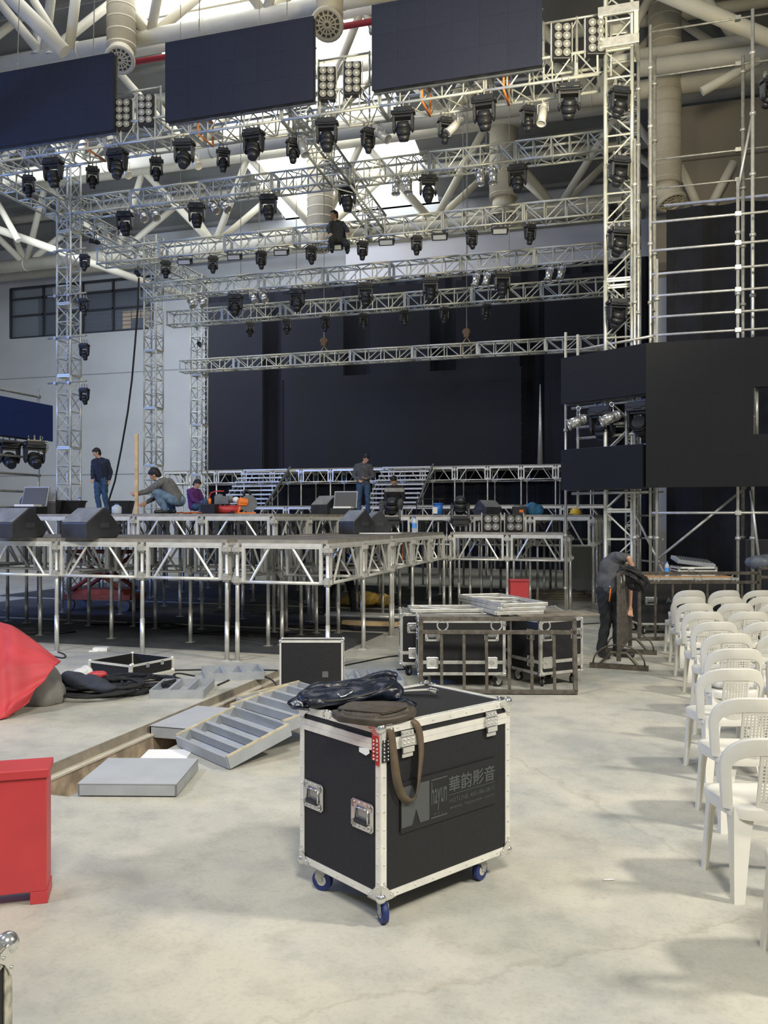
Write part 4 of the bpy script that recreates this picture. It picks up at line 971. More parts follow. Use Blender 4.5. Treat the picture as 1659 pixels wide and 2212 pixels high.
person('person in a purple jacket squatting behind the grey-shirted man', ground(422, 22.5, Z2),
       dict(pelvis=(-0.02, 0, 0.24), chest=(-0.05, 0.0, 0.58), neck=(0.0, -0.02, 0.72), head=(0.05, -0.03, 0.82), shL=(-0.14, -0.10, 0.63), shR=(0.06, 0.12, 0.63),
            elL=(-0.02, -0.18, 0.40), elR=(0.18, 0.12, 0.40), wrL=(0.20, -0.16, 0.30), wrR=(0.34, 0.05, 0.28), hipL=(0, -0.1, 0.22), hipR=(0, 0.1, 0.22),
            knL=(0.30, -0.12, 0.36), knR=(0.32, 0.14, 0.36), anL=(0.16, -0.12, 0.10), anR=(0.2, 0.14, 0.10), toeL=(0.3, -0.14, 0.04), toeR=(0.34, 0.14, 0.04)),
       PURP, JEAN, SHOE, face=(0.7, -0.4, -0.5), vox=0.011)
person('man in a dark grey sweater and jeans standing and looking down, hands joined', ground(785, 24.0, Z2 + 0.0),
       dict(pelvis=(0, 0, 0.92), chest=(-0.01, 0, 1.30), neck=(0.02, 0, 1.47), head=(0.07, -0.04, 1.58), shL=(-0.20, 0, 1.38), shR=(0.19, 0, 1.37),
            elL=(-0.27, 0.0, 1.10), elR=(0.28, -0.02, 1.10), wrL=(-0.13, -0.16, 0.98), wrR=(0.10, -0.18, 1.02), hipL=(-0.10, 0, 0.88), hipR=(0.10, 0, 0.88),
            knL=(-0.12, -0.03, 0.48), knR=(0.12, -0.03, 0.48), anL=(-0.13, 0, 0.10), anR=(0.13, 0, 0.10), toeL=(-0.17, -0.16, 0.04), toeR=(0.17, -0.16, 0.04),
            hdL=(0.9, -0.3, -0.5), hdR=(-0.9, -0.3, 0.1)),
       DGREY, JEAN, SHOE, face=(0.45, -0.75, -0.5))
def sweater_mat():
    m = bpy.data.materials.new('striped_sweater'); m.use_nodes = True; nt = m.node_tree; b_ = nt.nodes['Principled BSDF']; b_.inputs['Roughness'].default_value = 0.9
    tc = nt.nodes.new('ShaderNodeTexCoord'); sp = nt.nodes.new('ShaderNodeSeparateXYZ'); r = nt.nodes.new('ShaderNodeValToRGB'); r.color_ramp.interpolation = 'CONSTANT'
    nt.links.new(tc.outputs['Object'], sp.inputs[0]); nt.links.new(sp.outputs['Z'], r.inputs[0])
    e = r.color_ramp.elements; e[0].color = (0.015, 0.013, 0.015, 1); e[1].position = 0.62; e[1].color = (0.34, 0.33, 0.31, 1)
    x = e.new(0.72); x.color = (0.02, 0.017, 0.018, 1); nt.links.new(r.outputs[0], b_.inputs['Base Color']); return m
person('man in a black sweater with a light chest stripe sitting on the stage edge', ground(852, 22.6, Z2),
       dict(pelvis=(0.0, 0.1, 0.22), chest=(0.0, 0.0, 0.62), neck=(-0.01, -0.03, 0.80), head=(-0.02, -0.10, 0.91), shL=(-0.19, -0.02, 0.70), shR=(0.19, -0.02, 0.70),
            elL=(-0.23, -0.1, 0.42), elR=(0.24, -0.12, 0.42), wrL=(-0.17, -0.30, 0.24), wrR=(0.02, -0.34, 0.38), hipL=(-0.11, 0.05, 0.20), hipR=(0.11, 0.05, 0.20),
            knL=(-0.34, -0.35, 0.32), knR=(0.16, -0.36, 0.36), anL=(-0.32, -0.42, -0.02), anR=(0.05, -0.44, -0.02), toeL=(-0.36, -0.60, -0.08), toeR=(0.06, -0.62, -0.08),
            hdL=(0.4, -0.5, -0.6), hdR=(-0.9, -0.2, 0.0)),
       sweater_mat(), mat('grey_trouser_cloth', (0.085, 0.09, 0.10), 0.9, 0, 0.2, 9), SHOE, face=(-0.1, -0.8, -0.6))
person('person in black climbing on the third truss, seen as a dark silhouette', ground(728, 20.9, 8.25),
       dict(pelvis=(0.05, 0, 0.42), chest=(0.0, 0, 0.72), neck=(-0.03, 0, 0.86), head=(-0.07, -0.03, 0.97), shL=(-0.14, 0, 0.78), shR=(0.13, 0, 0.78),
            elL=(-0.20, -0.2, 0.58), elR=(0.25, -0.12, 0.58), wrL=(-0.14, -0.36, 0.42), wrR=(0.28, -0.3, 0.45), hipL=(-0.05, 0, 0.38), hipR=(0.13, 0, 0.38),
            knL=(-0.12, -0.3, 0.30), knR=(0.25, -0.2, 0.22), anL=(-0.12, -0.02, 0.16), anR=(0.25, 0.05, 0.16), toeL=(-0.12, -0.18, 0.10), toeR=(0.28, -0.12, 0.10)),
       BTROU, BTROU, SHOE, face=(-0.6, -0.6, 0.0), vox=0.011)
# big man bending at the right
bm = person('big man in a dark grey T-shirt bending over the crowd barrier on the right', ground(1322, 11.45, 0),
       dict(pelvis=(-0.03, 0, 0.93), chest=(0.04, 0.03, 1.24), neck=(0.15, 0.14, 1.34), head=(0.21, 0.27, 1.27), shL=(0.06, -0.12, 1.34), shR=(0.16, 0.22, 1.28),
            elL=(0.17, -0.19, 1.33), elR=(0.30, 0.18, 1.05), wrL=(0.27, -0.17, 1.10), wrR=(0.26, 0.06, 0.66), hipL=(-0.11, -0.03, 0.86), hipR=(0.05, 0.02, 0.86),
            knL=(-0.08, 0.0, 0.47), knR=(0.08, 0.0, 0.47), anL=(-0.14, 0.03, 0.10), anR=(0.08, 0.02, 0.10), toeL=(-0.10, -0.15, 0.04), toeR=(0.24, -0.08, 0.04),
            hdL=(0.15, 0.1, -0.9), hsL=(0, 1, 0)),
       DGREY, BTROU, SHOE, face=(0.55, -0.1, -0.85), sleeves=False)
m = MB(); m.sph((-0.02, 0.0, 1.02), (0.195, 0.15, 0.20), 14, 9); m.sph((0.0, 0.0, 1.18), (0.175, 0.16, 0.18), 14, 9); m.sph((0.06, -0.0, 1.31), (0.13, 0.18, 0.10), 14, 9)
me = remesh(m, 0.015, 5); meshobj('shirt_back', me, DGREY, bm)
m = MB(); m.sph((-0.03, 0.0, 0.88), (0.19, 0.15, 0.14), 14, 9); meshobj('trouser_seat', remesh(m, 0.015, 3), BTROU, bm)
for i, (x, c) in enumerate(((-0.06, ORANGE), (0.06, CHROME))):
    m = MB(); m.path([(x, -0.165, 0.93), (x - 0.01, -0.17, 0.85), (x - 0.02, -0.165, 0.76)], 0.011, 8); m.cur = 1
    m.path([(x - 0.02, -0.17, 0.97), (x, -0.17, 0.93), (x + 0.02, -0.17, 0.97)], 0.006, 6)
    tag(m.build('pliers', [c, CHROME], None, loc=ground(1322, 11.42, 0), rz=YAW), '%s hanging from the back pocket of the bending man' % ['orange-handled pliers', 'small metal pliers'][i], 'tool', 'tools on the back pocket')
# worker bending in the dark under the stage
person('person in dark clothes bending in the shade under the front stage', ground(735, 16.6, 0),
       dict(pelvis=(0.05, 0, 0.88), chest=(-0.1, -0.2, 1.14), neck=(-0.15, -0.32, 1.20), head=(-0.18, -0.42, 1.16), shL=(-0.26, -0.22, 1.14), shR=(0.08, -0.24, 1.16),
            elL=(-0.3, -0.3, 0.88), elR=(0.1, -0.35, 0.9), wrL=(-0.3, -0.45, 0.7), wrR=(0.0, -0.45, 0.7), hipL=(-0.08, 0, 0.84), hipR=(0.12, 0, 0.84),
            knL=(-0.22, -0.05, 0.46), knR=(0.22, -0.03, 0.46), anL=(-0.28, 0, 0.10), anR=(0.26, 0, 0.10), toeL=(-0.36, -0.14, 0.04), toeR=(0.22, -0.18, 0.04)),
       BTROU, BTROU, SHOE, face=(-0.3, -0.6, -0.7), vox=0.011)
# ================================================================== GEAR ON THE PLATFORMS
def wedge(label, loc, w_, d_, h_, rz, group='wedge monitors on the stage'):
    """floor monitor with sloping grille towards -y"""
    g = thing('wedge_monitor', label, 'speaker', loc, rz, group)
    prof = [(-d_ / 2, 0), (d_ * 0.36, 0), (d_ / 2, h_ * 0.28), (d_ * 0.06, h_), (-d_ * 0.02, h_), (-d_ / 2, h_ * 0.50)]
    m = MB(); m.prism(prof, (-w_ / 2, 0, 0), (0, 1, 0), (0, 0, 1), w_); m.build('cabinet', mat('worn_black_paint', (0.035, 0.037, 0.042), 0.4, 0, 0.25, 5), g, 0.012)
    a = Vector((0, d_ * 0.5, h_ * 0.28)); b_ = Vector((0, d_ * 0.06, h_)); u = (b_ - a); n = Vector((0, u.z, -u.y)).normalized(); c = (a + b_) / 2
    R = Matrix(((1, 0, 0), (0, u.normalized().y, n.y), (0, u.normalized().z, n.z))).to_3x3()
    m = MB(); m.box(c + n * 0.006, (w_ * 0.9, u.length * 0.88, 0.012), rot=R); m.build('grille', mat('black_grille', (0.03, 0.03, 0.033), 0.6), g)
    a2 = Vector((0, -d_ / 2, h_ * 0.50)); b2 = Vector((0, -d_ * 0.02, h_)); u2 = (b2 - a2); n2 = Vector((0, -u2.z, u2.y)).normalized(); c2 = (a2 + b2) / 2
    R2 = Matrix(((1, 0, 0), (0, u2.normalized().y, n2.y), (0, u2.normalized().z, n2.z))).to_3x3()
    m = MB(); m.box(c2 + n2 * 0.003, (w_ * 0.97, u2.length * 0.92, 0.008), rot=R2); m.build('glare_plate', mat('glare_grey_plate', (0.19, 0.20, 0.22), 0.5, 0, 0.2, 6), g)  # plate added on the rear slope; its light grey imitates glancing light
    for s in (-1, 1):
        m = MB(); m.box((s * w_ / 2, 0, h_ * 0.42), (0.012, 0.15, 0.07)); m.build('side_handle', mat('handle_recess', (0.05, 0.05, 0.055), 0.4), g)
    return g
def wedge_at(label, px, d, z, w_, d_, h_, rz): return wedge(label, ground(px, d, z), w_, d_, h_, rz)
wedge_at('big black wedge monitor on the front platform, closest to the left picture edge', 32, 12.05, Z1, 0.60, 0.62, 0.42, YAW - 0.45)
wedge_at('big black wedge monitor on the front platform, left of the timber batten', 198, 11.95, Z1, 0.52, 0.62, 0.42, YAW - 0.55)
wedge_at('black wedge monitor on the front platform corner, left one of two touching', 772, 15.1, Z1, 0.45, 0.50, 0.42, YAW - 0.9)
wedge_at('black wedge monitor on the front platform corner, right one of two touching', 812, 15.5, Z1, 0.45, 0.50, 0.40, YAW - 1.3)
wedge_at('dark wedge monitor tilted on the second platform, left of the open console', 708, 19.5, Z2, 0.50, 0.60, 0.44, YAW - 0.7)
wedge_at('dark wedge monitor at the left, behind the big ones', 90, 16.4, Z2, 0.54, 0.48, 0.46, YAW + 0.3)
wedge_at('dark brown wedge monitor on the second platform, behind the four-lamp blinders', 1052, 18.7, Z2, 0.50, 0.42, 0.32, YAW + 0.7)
# open consoles
def console(label, loc, w_, rz):
    g = thing('open_console_case', label, 'case', loc, rz, 'open console cases on the stage')
    m = MB(); m.box((0, 0, 0.07), (w_, 0.42, 0.14)); m.build('case_base', BLKP, g, 0.006)
    R = Euler((-0.35, 0, 0)).to_matrix(); c = Vector((0, 0.26, 0.33))
    m = MB(); m.box(c, (w_, 0.04, 0.40), rot=R); m.build('case_lid', GREYM, g, 0.005)
    m = MB(); m.box(c + Vector((0, -0.03, 0)), (w_ - 0.05, 0.02, 0.35), rot=R); m.build('lid_lining', mat('grey_foam', (0.10, 0.10, 0.11), 0.95), g)
    m = MB(); m.box((0, -0.02, 0.16), (w_ * 0.75, 0.30, 0.04)); m.build('panel', PAPER, g)
    return g
console('open console case with grey-lined lid, right of the dark wedge on the second platform', ground(742, 18.6, Z2), 0.52, YAW - 0.15)
console('open console case at the left edge, in front of the scaffold frame', ground(62, 15.9, Z2), 0.50, YAW - 0.1)
m = MB(); R_ = 0.19
m.path([(-0.36, 0, 0), (-0.3, 0, 0.22), (-0.18, 0, 0.36), (0, 0, 0.40), (0.18, 0, 0.32), (0.28, 0, 0.16), (0.36, 0, 0)], [0.05, 0.09, 0.12, 0.13, 0.12, 0.1, 0.05], 10)
o = meshobj('cloth_heap', remesh(m, 0.03, 3), DGREY, None, ground(84, 17.2, Z2 + 0.03), YAW); tag(o, 'dark cloth heap bulging behind the left console case', 'cloth')
def mixer_seat(label, px, d, rz):
    g = thing('plastic_crate', label, 'crate', ground(px, d, Z2), rz, 'black plastic crates on the second platform')
    m = MB(); m.box((0, 0, 0.13), (0.34, 0.30, 0.26), top=(0.44, 0.38)); m.build('crate_body', BLKP, g, 0.01)
    m = MB()
    for s in (-1, 1): m.box((0, s * 0.19, 0.26), (0.46, 0.02, 0.03)); m.box((s * 0.22, 0, 0.26), (0.02, 0.38, 0.03))
    m.build('rim', BLKP, g)
mixer_seat('black tapered crate beside a water bottle, below the leftmost tower', 156, 17.0, YAW)
mixer_seat('black tapered crate right of the standing navy-jacket man', 262, 17.2, YAW)
mixer_seat('low black crate right of the left scaffold frame', 110, 16.6, YAW + 0.2)
def bottle(label, loc, h_=0.24, r=0.034, group='water bottles', tint=(0.10, 0.35, 0.8)):
    g = thing('water_bottle', label, 'bottle', loc, 0.3, group)
    m = MB(); m.path([(0, 0, 0), (0, 0, 0.01), (0, 0, h_ * 0.62), (0, 0, h_ * 0.78), (0, 0, h_ * 0.88), (0, 0, h_ * 0.93)], [r * 0.8, r, r, r * 0.85, r * 0.4, r * 0.36], 16); m.build('bottle_body', PLAST, g)
    m = MB(); m.tube((0, 0, h_ * 0.93), (0, 0, h_), r * 0.42, 12); m.build('cap', BLUEP, g)
    m = MB(); m.tube((0, 0, h_ * 0.30), (0, 0, h_ * 0.58), r * 1.03, 16, cap=False); m.build('bottle_label', mat('blue_bottle_label', tint, 0.4), g)
    return g
bottle('water bottle with blue label on the front platform, beside the black moving head', ground(895, 16.2, Z1), 0.31, 0.045)
bottle('water bottle with a pale blue label, beside the tapered black crate', ground(172, 17.0, Z2), 0.34, 0.05)
g = thing('water_jug', 'large clear water jug on the stage edge left of the timber', 'jug', ground(252, 14.9, Z2), 0)
m = MB(); m.path([(0, 0, 0), (0, 0, 0.02), (0, 0, 0.12), (0, 0, 0.145), (0, 0, 0.16)], [0.07, 0.085, 0.085, 0.05, 0.03], 18); m.build('jug_body', PLAST, g)
m = MB(); m.tube((0, 0, 0.16), (0, 0, 0.175), 0.032, 12); m.build('cap', BLUEP, g)
# red air compressor
g = thing('air_compressor', 'small red air compressor with a dark motor on the second platform', 'compressor', ground(482, 17.0, Z2), YAW)
m = MB(); m.tube((-0.30, 0, 0.10), (0.30, 0, 0.10), 0.085, 18); m.sph((-0.30, 0, 0.10), (0.05, 0.085, 0.085)); m.sph((0.30, 0, 0.10), (0.05, 0.085, 0.085)); m.build('tank', REDP, g)
m = MB(); m.box((-0.02, 0, 0.28), (0.28, 0.18, 0.16)); m.tube((0.08, 0, 0.30), (0.20, 0, 0.30), 0.07, 14); m.sph((-0.08, 0, 0.36), (0.09, 0.07, 0.05)); m.build('motor', GREYD, g, 0.01)
m = MB(); m.sph((0.26, -0.02, 0.29), 0.06); m.tube((0.20, -0.02, 0.29), (0.30, -0.02, 0.29), 0.045, 12); m.build('air_filter', PAPER, g)
m = MB(); m.path([(-0.26, 0, 0.12), (-0.27, 0, 0.36), (-0.24, 0, 0.43), (-0.14, 0, 0.46), (0.02, 0, 0.46)], 0.013, 8); m.build('handle', REDP, g)
m = MB(); m.tube((-0.12, -0.09, 0.03), (-0.12, -0.11, 0.03), 0.045, 14); m.tube((0.2, -0.09, 0.03), (0.2, -0.11, 0.03), 0.045, 14); m.build('wheel', RUBBER, g)
m = MB(); pts = [(-0.25 - 0.03 * k + 0.12 * math.sin(k * 1.7), -0.1 + 0.10 * math.cos(k * 1.4), 0.02 + 0.012 * (k % 3)) for k in range(22)]
m.path(pts, 0.009, 6); tag(m.build('air_hose', ORANGE, None, loc=ground(462, 16.8, Z2), rz=YAW), 'tangled orange air hose left of the red compressor', 'hose')
g = thing('cut_off_saw', 'orange and black cut-off saw standing on the second platform', 'saw', ground(530, 16.0, Z2), YAW + 0.4)
m = MB(); m.box((0, 0, 0.02), (0.34, 0.26, 0.03)); m.build('saw_base', ORANGE, g, 0.004)
m = MB(); m.tube((0.06, 0.03, 0.20), (0.06, -0.03, 0.20), 0.16, 24); m.build('blade_guard', GREYD, g)
m = MB(); m.tube((-0.12, 0, 0.24), (0.04, 0, 0.22), 0.075, 14); m.box((-0.06, 0, 0.22), (0.16, 0.12, 0.12)); m.build('motor', ORANGE, g, 0.01)
m = MB(); m.path([(0.0, 0, 0.32), (-0.04, 0, 0.40), (0.0, 0, 0.45), (0.08, 0, 0.42), (0.1, 0, 0.34)], 0.024, 8); m.build('handle', BLKP, g)
m = MB(); m.tube((-0.14, -0.02, 0.03), (-0.08, 0, 0.2), 0.022, 8); m.build('pivot_arm', ORANGE, g)
m = MB(); m.tube((0, 0, 0), (0, 0, 0.11), 0.03, 12); tag(m.build('spray_can', ORANGE, None, loc=ground(453, 16.7, Z2 + 0.2)), 'small orange can standing left of the compressor handle', 'can')
m = MB(); m.box((0, 0, 0.1), (0.3, 0.2, 0.2)); tag(m.build('parts_box', BLKP, None, 0.01, ground(453, 16.75, Z2)), 'black box under the small orange can', 'box')
# moving heads and blinders standing on the deck
mover(True, ground(846, 16.9, Z1 + 0.07), 'black moving head standing on the front platform, in front of the seated man', 'moving heads standing on the platforms', YAW, 0.5, 0.80, flip=True)
mover(True, ground(994, 17.5, Z1 + 0.07), 'black moving head standing on the platform, left of the four-lamp blinders', 'moving heads standing on the platforms', YAW, 0.4, 0.86, flip=True)
for i, px in enumerate((1061, 1110)):
    blinder('blinder_light', 'square four-lamp blinder on the platform edge, %s one of two' % ['left', 'right'][i], ground(px, 17.2, Z1 + 0.18), 2, 2, 0.155, YAW, 'four-lamp blinders on the platform')
g = thing('bucket', 'blue plastic barrel with a white label on the second platform', 'barrel', ground(947, 21.2, Z2), 0)
m = MB(); m.tube((0, 0, 0), (0, 0, 0.30), 0.10, 20, 0.115); m.ring((0, 0, 0.28), (0, 0, 1), 0.118, 0.012, 20, 6); m.build('barrel_body', BLUEP, g)
m = MB(); m.box((-0.06, -0.10, 0.12), (0.12, 0.02, 0.16)); m.build('barrel_label', PAPER, g)
g = thing('hard_hat', 'yellow hard hat lying on the right end of the second platform', 'helmet', ground(1243, 18.9, Z2), 0.4)
m = MB(); m.sph((0, 0, 0.03), (0.12, 0.15, 0.13), 16, 10); o = m.build('shell', YELLOW, g); m = MB(); m.ring((0, 0, 0.03), (0, 0, 1), 0.135, 0.014, 20, 6); m.build('brim', YELLOW, g)
m = MB(); m.sph((0, 0, 0.12), (0.14, 0.12, 0.16), 14, 9); m.sph((0.13, 0.02, 0.10), (0.12, 0.1, 0.13), 12, 8); m.sph((-0.14, 0, 0.06), (0.08, 0.06, 0.08), 10, 7); m.sph((-0.08, 0, 0.17), (0.10, 0.06, 0.05), 10, 7)
me = remesh(m, 0.02, 2)
for v in me.vertices: v.co += v.normal * random.uniform(-0.008, 0.008)
tag(meshobj('crumpled_jacket', me, mat('blue_nylon', (0.03, 0.14, 0.26), 0.7, 0, 0.3, 7, 0.3), None, ground(1150, 18.8, Z2)), 'crumpled blue jacket lying between the tool box and the hard hat', 'jacket')
g = thing('tool_box', 'black tool box with an orange latch, left of the blue jacket', 'tool box', ground(1122, 18.7, Z2), YAW)
m = MB(); m.box((0, 0, 0.09), (0.30, 0.16, 0.18)); m.build('box_body', BLKP, g, 0.01); m = MB(); m.box((0.03, -0.085, 0.08), (0.09, 0.015, 0.06)); m.build('latch', ORANGE, g)
m = MB(); m.path([(-0.1, 0, 0.18), (-0.1, 0, 0.21), (0.1, 0, 0.21), (0.1, 0, 0.18)], 0.01, 6); m.build('handle', BLKP, g)
m = MB(); m.box((0, 0, 0.13), (0.012, 0.003, 0.30)); tag(m.build('ribbon_strip', ORANGE, None, loc=ground(869, 14.6, 1.15)), 'orange strip hanging inside the right side of the front platform', 'ribbon')
g = thing('bench_frame', 'thin black tube bench frame behind the blue barrel', 'frame', ground(925, 22.0, Z2), YAW)
for s in (-1, 1):
    m = MB(); m.tube((s * 0.3, 0, 0), (s * 0.3, 0, 0.42), 0.014, 6); m.build('leg', BLKP, g)
m = MB(); m.tube((-0.45, 0, 0.42), (0.4, 0, 0.42), 0.014, 6); m.tube((-0.3, 0, 0.2), (0.3, 0, 0.2), 0.012, 6); m.build('rail', BLKP, g)
m = MB(); m.path([(-0.5, 0, 0.01), (-0.3, -0.1, 0.012), (0, -0.12, 0.012), (0.25, -0.02, 0.012), (0.34, 0.12, 0.012)], 0.012, 8)
tag(m.build('white_cable', PAPER, None, loc=ground(828, 14.9, Z1), rz=YAW), 'white cable curving in front of the right corner wedge', 'cable')
# ================================================================== FLIGHT CASES
def case_handle(g, c, ux, n, w_=0.17, h_=0.125, red=False):
    """recessed spring handle on a face: centre c, horizontal ux, normal n"""
    c = Vector(c); ux = Vector(ux); n = Vector(n); uz = Vector((0, 0, 1)); R = Matrix((ux, uz, n)).transposed()
    m = MB(); t = 0.024
    for s in (-1, 1):
        m.box(c + uz * s * (h_ / 2 - t / 2) + n * 0.004, (w_ - 0.02, t, 0.008), rot=R); m.box(c + ux * s * (w_ / 2 - t / 2) + n * 0.004, (t, h_ - 0.02, 0.008), rot=R)
        for q in (-1, 1):
            m.tube(c + ux * s * (w_ / 2 - 0.022) + uz * q * (h_ / 2 - 0.022) + n * 0.0, c + ux * s * (w_ / 2 - 0.022) + uz * q * (h_ / 2 - 0.022) + n * 0.008, 0.022, 12)
    for k in (-0.34, -0.12, 0.12, 0.34):
        for q in (-1, 1): m.sph(c + ux * k * w_ + uz * q * (h_ / 2 - 0.011) + n * 0.008, 0.0055, 8, 5)
    pl = m.build('handle', CHROME, g, 0.002)
    m = MB(); m.box(c + n * 0.001, (w_ - 0.05, h_ - 0.05, 0.004), rot=R); m.build('dish', mat('recess_metal', (0.42, 0.42, 0.40), 0.35, 0.7), pl)
    m = MB(); m.box(c - uz * h_ * 0.20 + n * 0.014, (w_ - 0.07, 0.024, 0.018), rot=R); m.build('grip', BLKP, pl, 0.006)
    m = MB(); q = w_ / 2 - 0.036; m.path([c - ux * q - uz * h_ * 0.22 + n * 0.012, c - ux * q + uz * h_ * 0.24 + n * 0.008, c + ux * q + uz * h_ * 0.24 + n * 0.008, c + ux * q - uz * h_ * 0.22 + n * 0.012], 0.005, 6)
    m.build('handle_arm', CHROME, pl)
    return pl
def case_latch(g, c, ux, n, w_=0.09, h_=0.10, k=1.0):
    c = Vector(c); ux = Vector(ux); n = Vector(n); uz = Vector((0, 0, 1)); R = Matrix((ux, uz, n)).transposed()
    m = MB(); m.box(c + uz * h_ * 0.32 + n * 0.005, (w_ * 0.9, h_ * 0.30, 0.008), rot=R); m.box(c - uz * h_ * 0.0 + n * 0.009, (w_, h_ * 0.42, 0.014), rot=R)
    m.box(c - uz * h_ * 0.36 + n * 0.012, (w_ * 0.85, h_ * 0.26, 0.012), rot=R); m.box(c - uz * h_ * 0.62 + n * 0.005, (w_ * 0.8, h_ * 0.18, 0.008), rot=R)
    for i in (-1, 0, 1):
        for z in (0.34, 0.1, -0.08): m.sph(c + ux * i * w_ * 0.3 + uz * z * h_ + n * 0.017, 0.006, 8, 5)
    return m.build('latch', CHROME, g, 0.0015)
def butterfly(g, c, ux, n, s=0.11):
    c = Vector(c); ux = Vector(ux); n = Vector(n); uz = Vector((0, 0, 1)); R = Matrix((ux, uz, n)).transposed()
    m = MB(); t = 0.014
    for q in (-1, 1): m.box(c + uz * q * s * 0.5 + n * 0.004, (s, t, 0.008), rot=R); m.box(c + ux * q * s * 0.5 + n * 0.004, (t, s, 0.008), rot=R)
    m.box(c + n * 0.002, (s, s, 0.004), rot=R); l = m.build('butterfly_latch', CHROME, g, 0.002)
    m = MB(); m.tube(c + n * 0.0, c + n * 0.014, s * 0.24, 14); m.box(c + n * 0.014, (s * 0.6, 0.012, 0.008), rot=R); m.build('turn_key', ALU, l)
def caster(g, c, zt, r=0.05, ang=0.6, m_=BLUEW):
    c = Vector(c); m = MB(); d = Vector((math.cos(ang), math.sin(ang), 0)); ax = Vector((-d.y, d.x, 0)); wc = Vector((c.x, c.y, r)) + d * 0.02
    R = Matrix((d, ax, Vector((0, 0, 1)))).transposed()
    m.box((c.x, c.y, zt - 0.004), (0.10, 0.085, 0.008)); m.tube((c.x, c.y, zt), (c.x, c.y, zt - 0.022), 0.03, 12)
    for s in (-1, 1): m.prism([(-0.03, zt - 0.02), (0.03, zt - 0.02), (0.035, r + 0.01), (0.02, r - 0.014), (0.0, r + 0.0)], wc + ax * s * 0.019 - Vector((0, 0, wc.z)) - d * 0.0, d, (0, 0, 1), 0.004)
    m.tube(wc - ax * 0.025, wc + ax * 0.025, 0.008, 8); k = m.build('caster', GALV, g)
    m = MB(); m.tube(wc - ax * 0.015, wc + ax * 0.015, r * 0.98, 24); m.ring(wc, ax, r * 0.88, r * 0.12, 24, 8); w_ = m.build('wheel', m_, k)
    m = MB(); m.tube(wc - ax * 0.017, wc + ax * 0.017, r * 0.5, 16); m.build('hub', ALU, w_)
def flight_case(name, label, loc, rz, w_, d_, z0, z1, seams=(), seam_w=0.03, e=0.03, group=None, lidtop=True, wheels=True, wr=0.05, wm=BLUEW, cr=0.032, edge=ALUB, cat='case', body=BLK, corner=CHROME, wpos=None):
    g = thing(name, label, cat, loc, rz, group)
    m = MB(); m.box((w_ / 2, d_ / 2, (z0 + z1) / 2), (w_ - 0.006, d_ - 0.006, z1 - z0 - 0.006)); m.build('case_body', body, g)
    t = 0.005
    # edge extrusions
    for x in (0, w_):
        for y in (0, d_):
            m = MB(); sx = 1 if x == 0 else -1; sy = 1 if y == 0 else -1
            m.box((x + sx * e / 2, y, (z0 + z1) / 2), (e, t, z1 - z0)); m.box((x, y + sy * e / 2, (z0 + z1) / 2), (t, e, z1 - z0)); m.build('edge_trim', edge, g, 0.001)
    for z in (z0, z1):
        sz = 1 if z == z0 else -1
        for y in (0, d_):
            sy = 1 if y == 0 else -1; m = MB(); m.box((w_ / 2, y, z + sz * e / 2), (w_, t, e)); m.box((w_ / 2, y + sy * e / 2, z), (w_, e, t)); m.build('edge_trim', edge, g, 0.001)
        for x in (0, w_):
            sx = 1 if x == 0 else -1; m = MB(); m.box((x, d_ / 2, z + sz * e / 2), (t, d_, e)); m.box((x + sx * e / 2, d_ / 2, z), (e, d_, t)); m.build('edge_trim', edge, g, 0.001)
    for zs in seams:
        m = MB(); 
        for dz in (-seam_w / 2 - 0.0008, seam_w / 2 + 0.0008) if seam_w > 0.04 else (0,):
            hh_ = seam_w / (1 if seam_w <= 0.04 else 1)
            for y in (0, d_): m.box((w_ / 2, y, zs + dz / 2), (w_, t + 0.003, hh_ / (2 if seam_w > 0.04 else 1)))
            for x in (0, w_): m.box((x, d_ / 2, zs + dz / 2), (t + 0.003, d_, hh_ / (2 if seam_w > 0.04 else 1)))
        m.build('seam_trim', edge, g, 0.0008)
    for x in (0, w_):
        for y in (0, d_):
            for z in (z0, z1):
                sx, sy, sz = (1 if x == 0 else -1), (1 if y == 0 else -1), (1 if z == z0 else -1)
                c = Vector((x, y, z)); m = MB(); m.sph(c - Vector((-sx, -sy, -sz)) * -0.004 * -1 + Vector((sx, sy, sz)) * 0.004, cr * 0.72, 14, 9); L = cr * 2.0
                for a_, b_ in (((sx, 0, 0), (0, 0, sz)), ((0, sy, 0), (0, 0, sz)), ((sx, 0, 0), (0, sy, 0))):
                    a_, b_ = Vector(a_), Vector(b_); n = a_.cross(b_); 
                    out = Vector((-sx, -sy, -sz)); out = Vector((out.x * abs(n.x), out.y * abs(n.y), out.z * abs(n.z)))
                    pts = [(0, 0), (L, 0), (L * 1.06, L * 0.25), (L * 0.75, L * 0.45), (L * 0.45, L * 0.75), (L * 0.25, L * 1.06), (0, L)]
                    m.prism(pts, c + out * 0.004, a_, b_, 0.004 * (1 if n.dot(out) > 0 else -1))
                    for q in ((L * 0.8, L * 0.22), (L * 0.22, L * 0.8)): m.sph(c + out * 0.009 + a_ * q[0] + b_ * q[1], 0.0055, 8, 5)
                m.build('ball_corner', corner, g)
    if wheels:
        for x, y, a in (((0.09, 0.08, 0.9), (w_ - 0.09, 0.08, 0.2), (0.09, d_ - 0.08, 2.2), (w_ - 0.09, d_ - 0.08, 1.4)) if wpos is None else wpos): caster(g, (x, y, 0), z0, wr, a, wm)
    return g
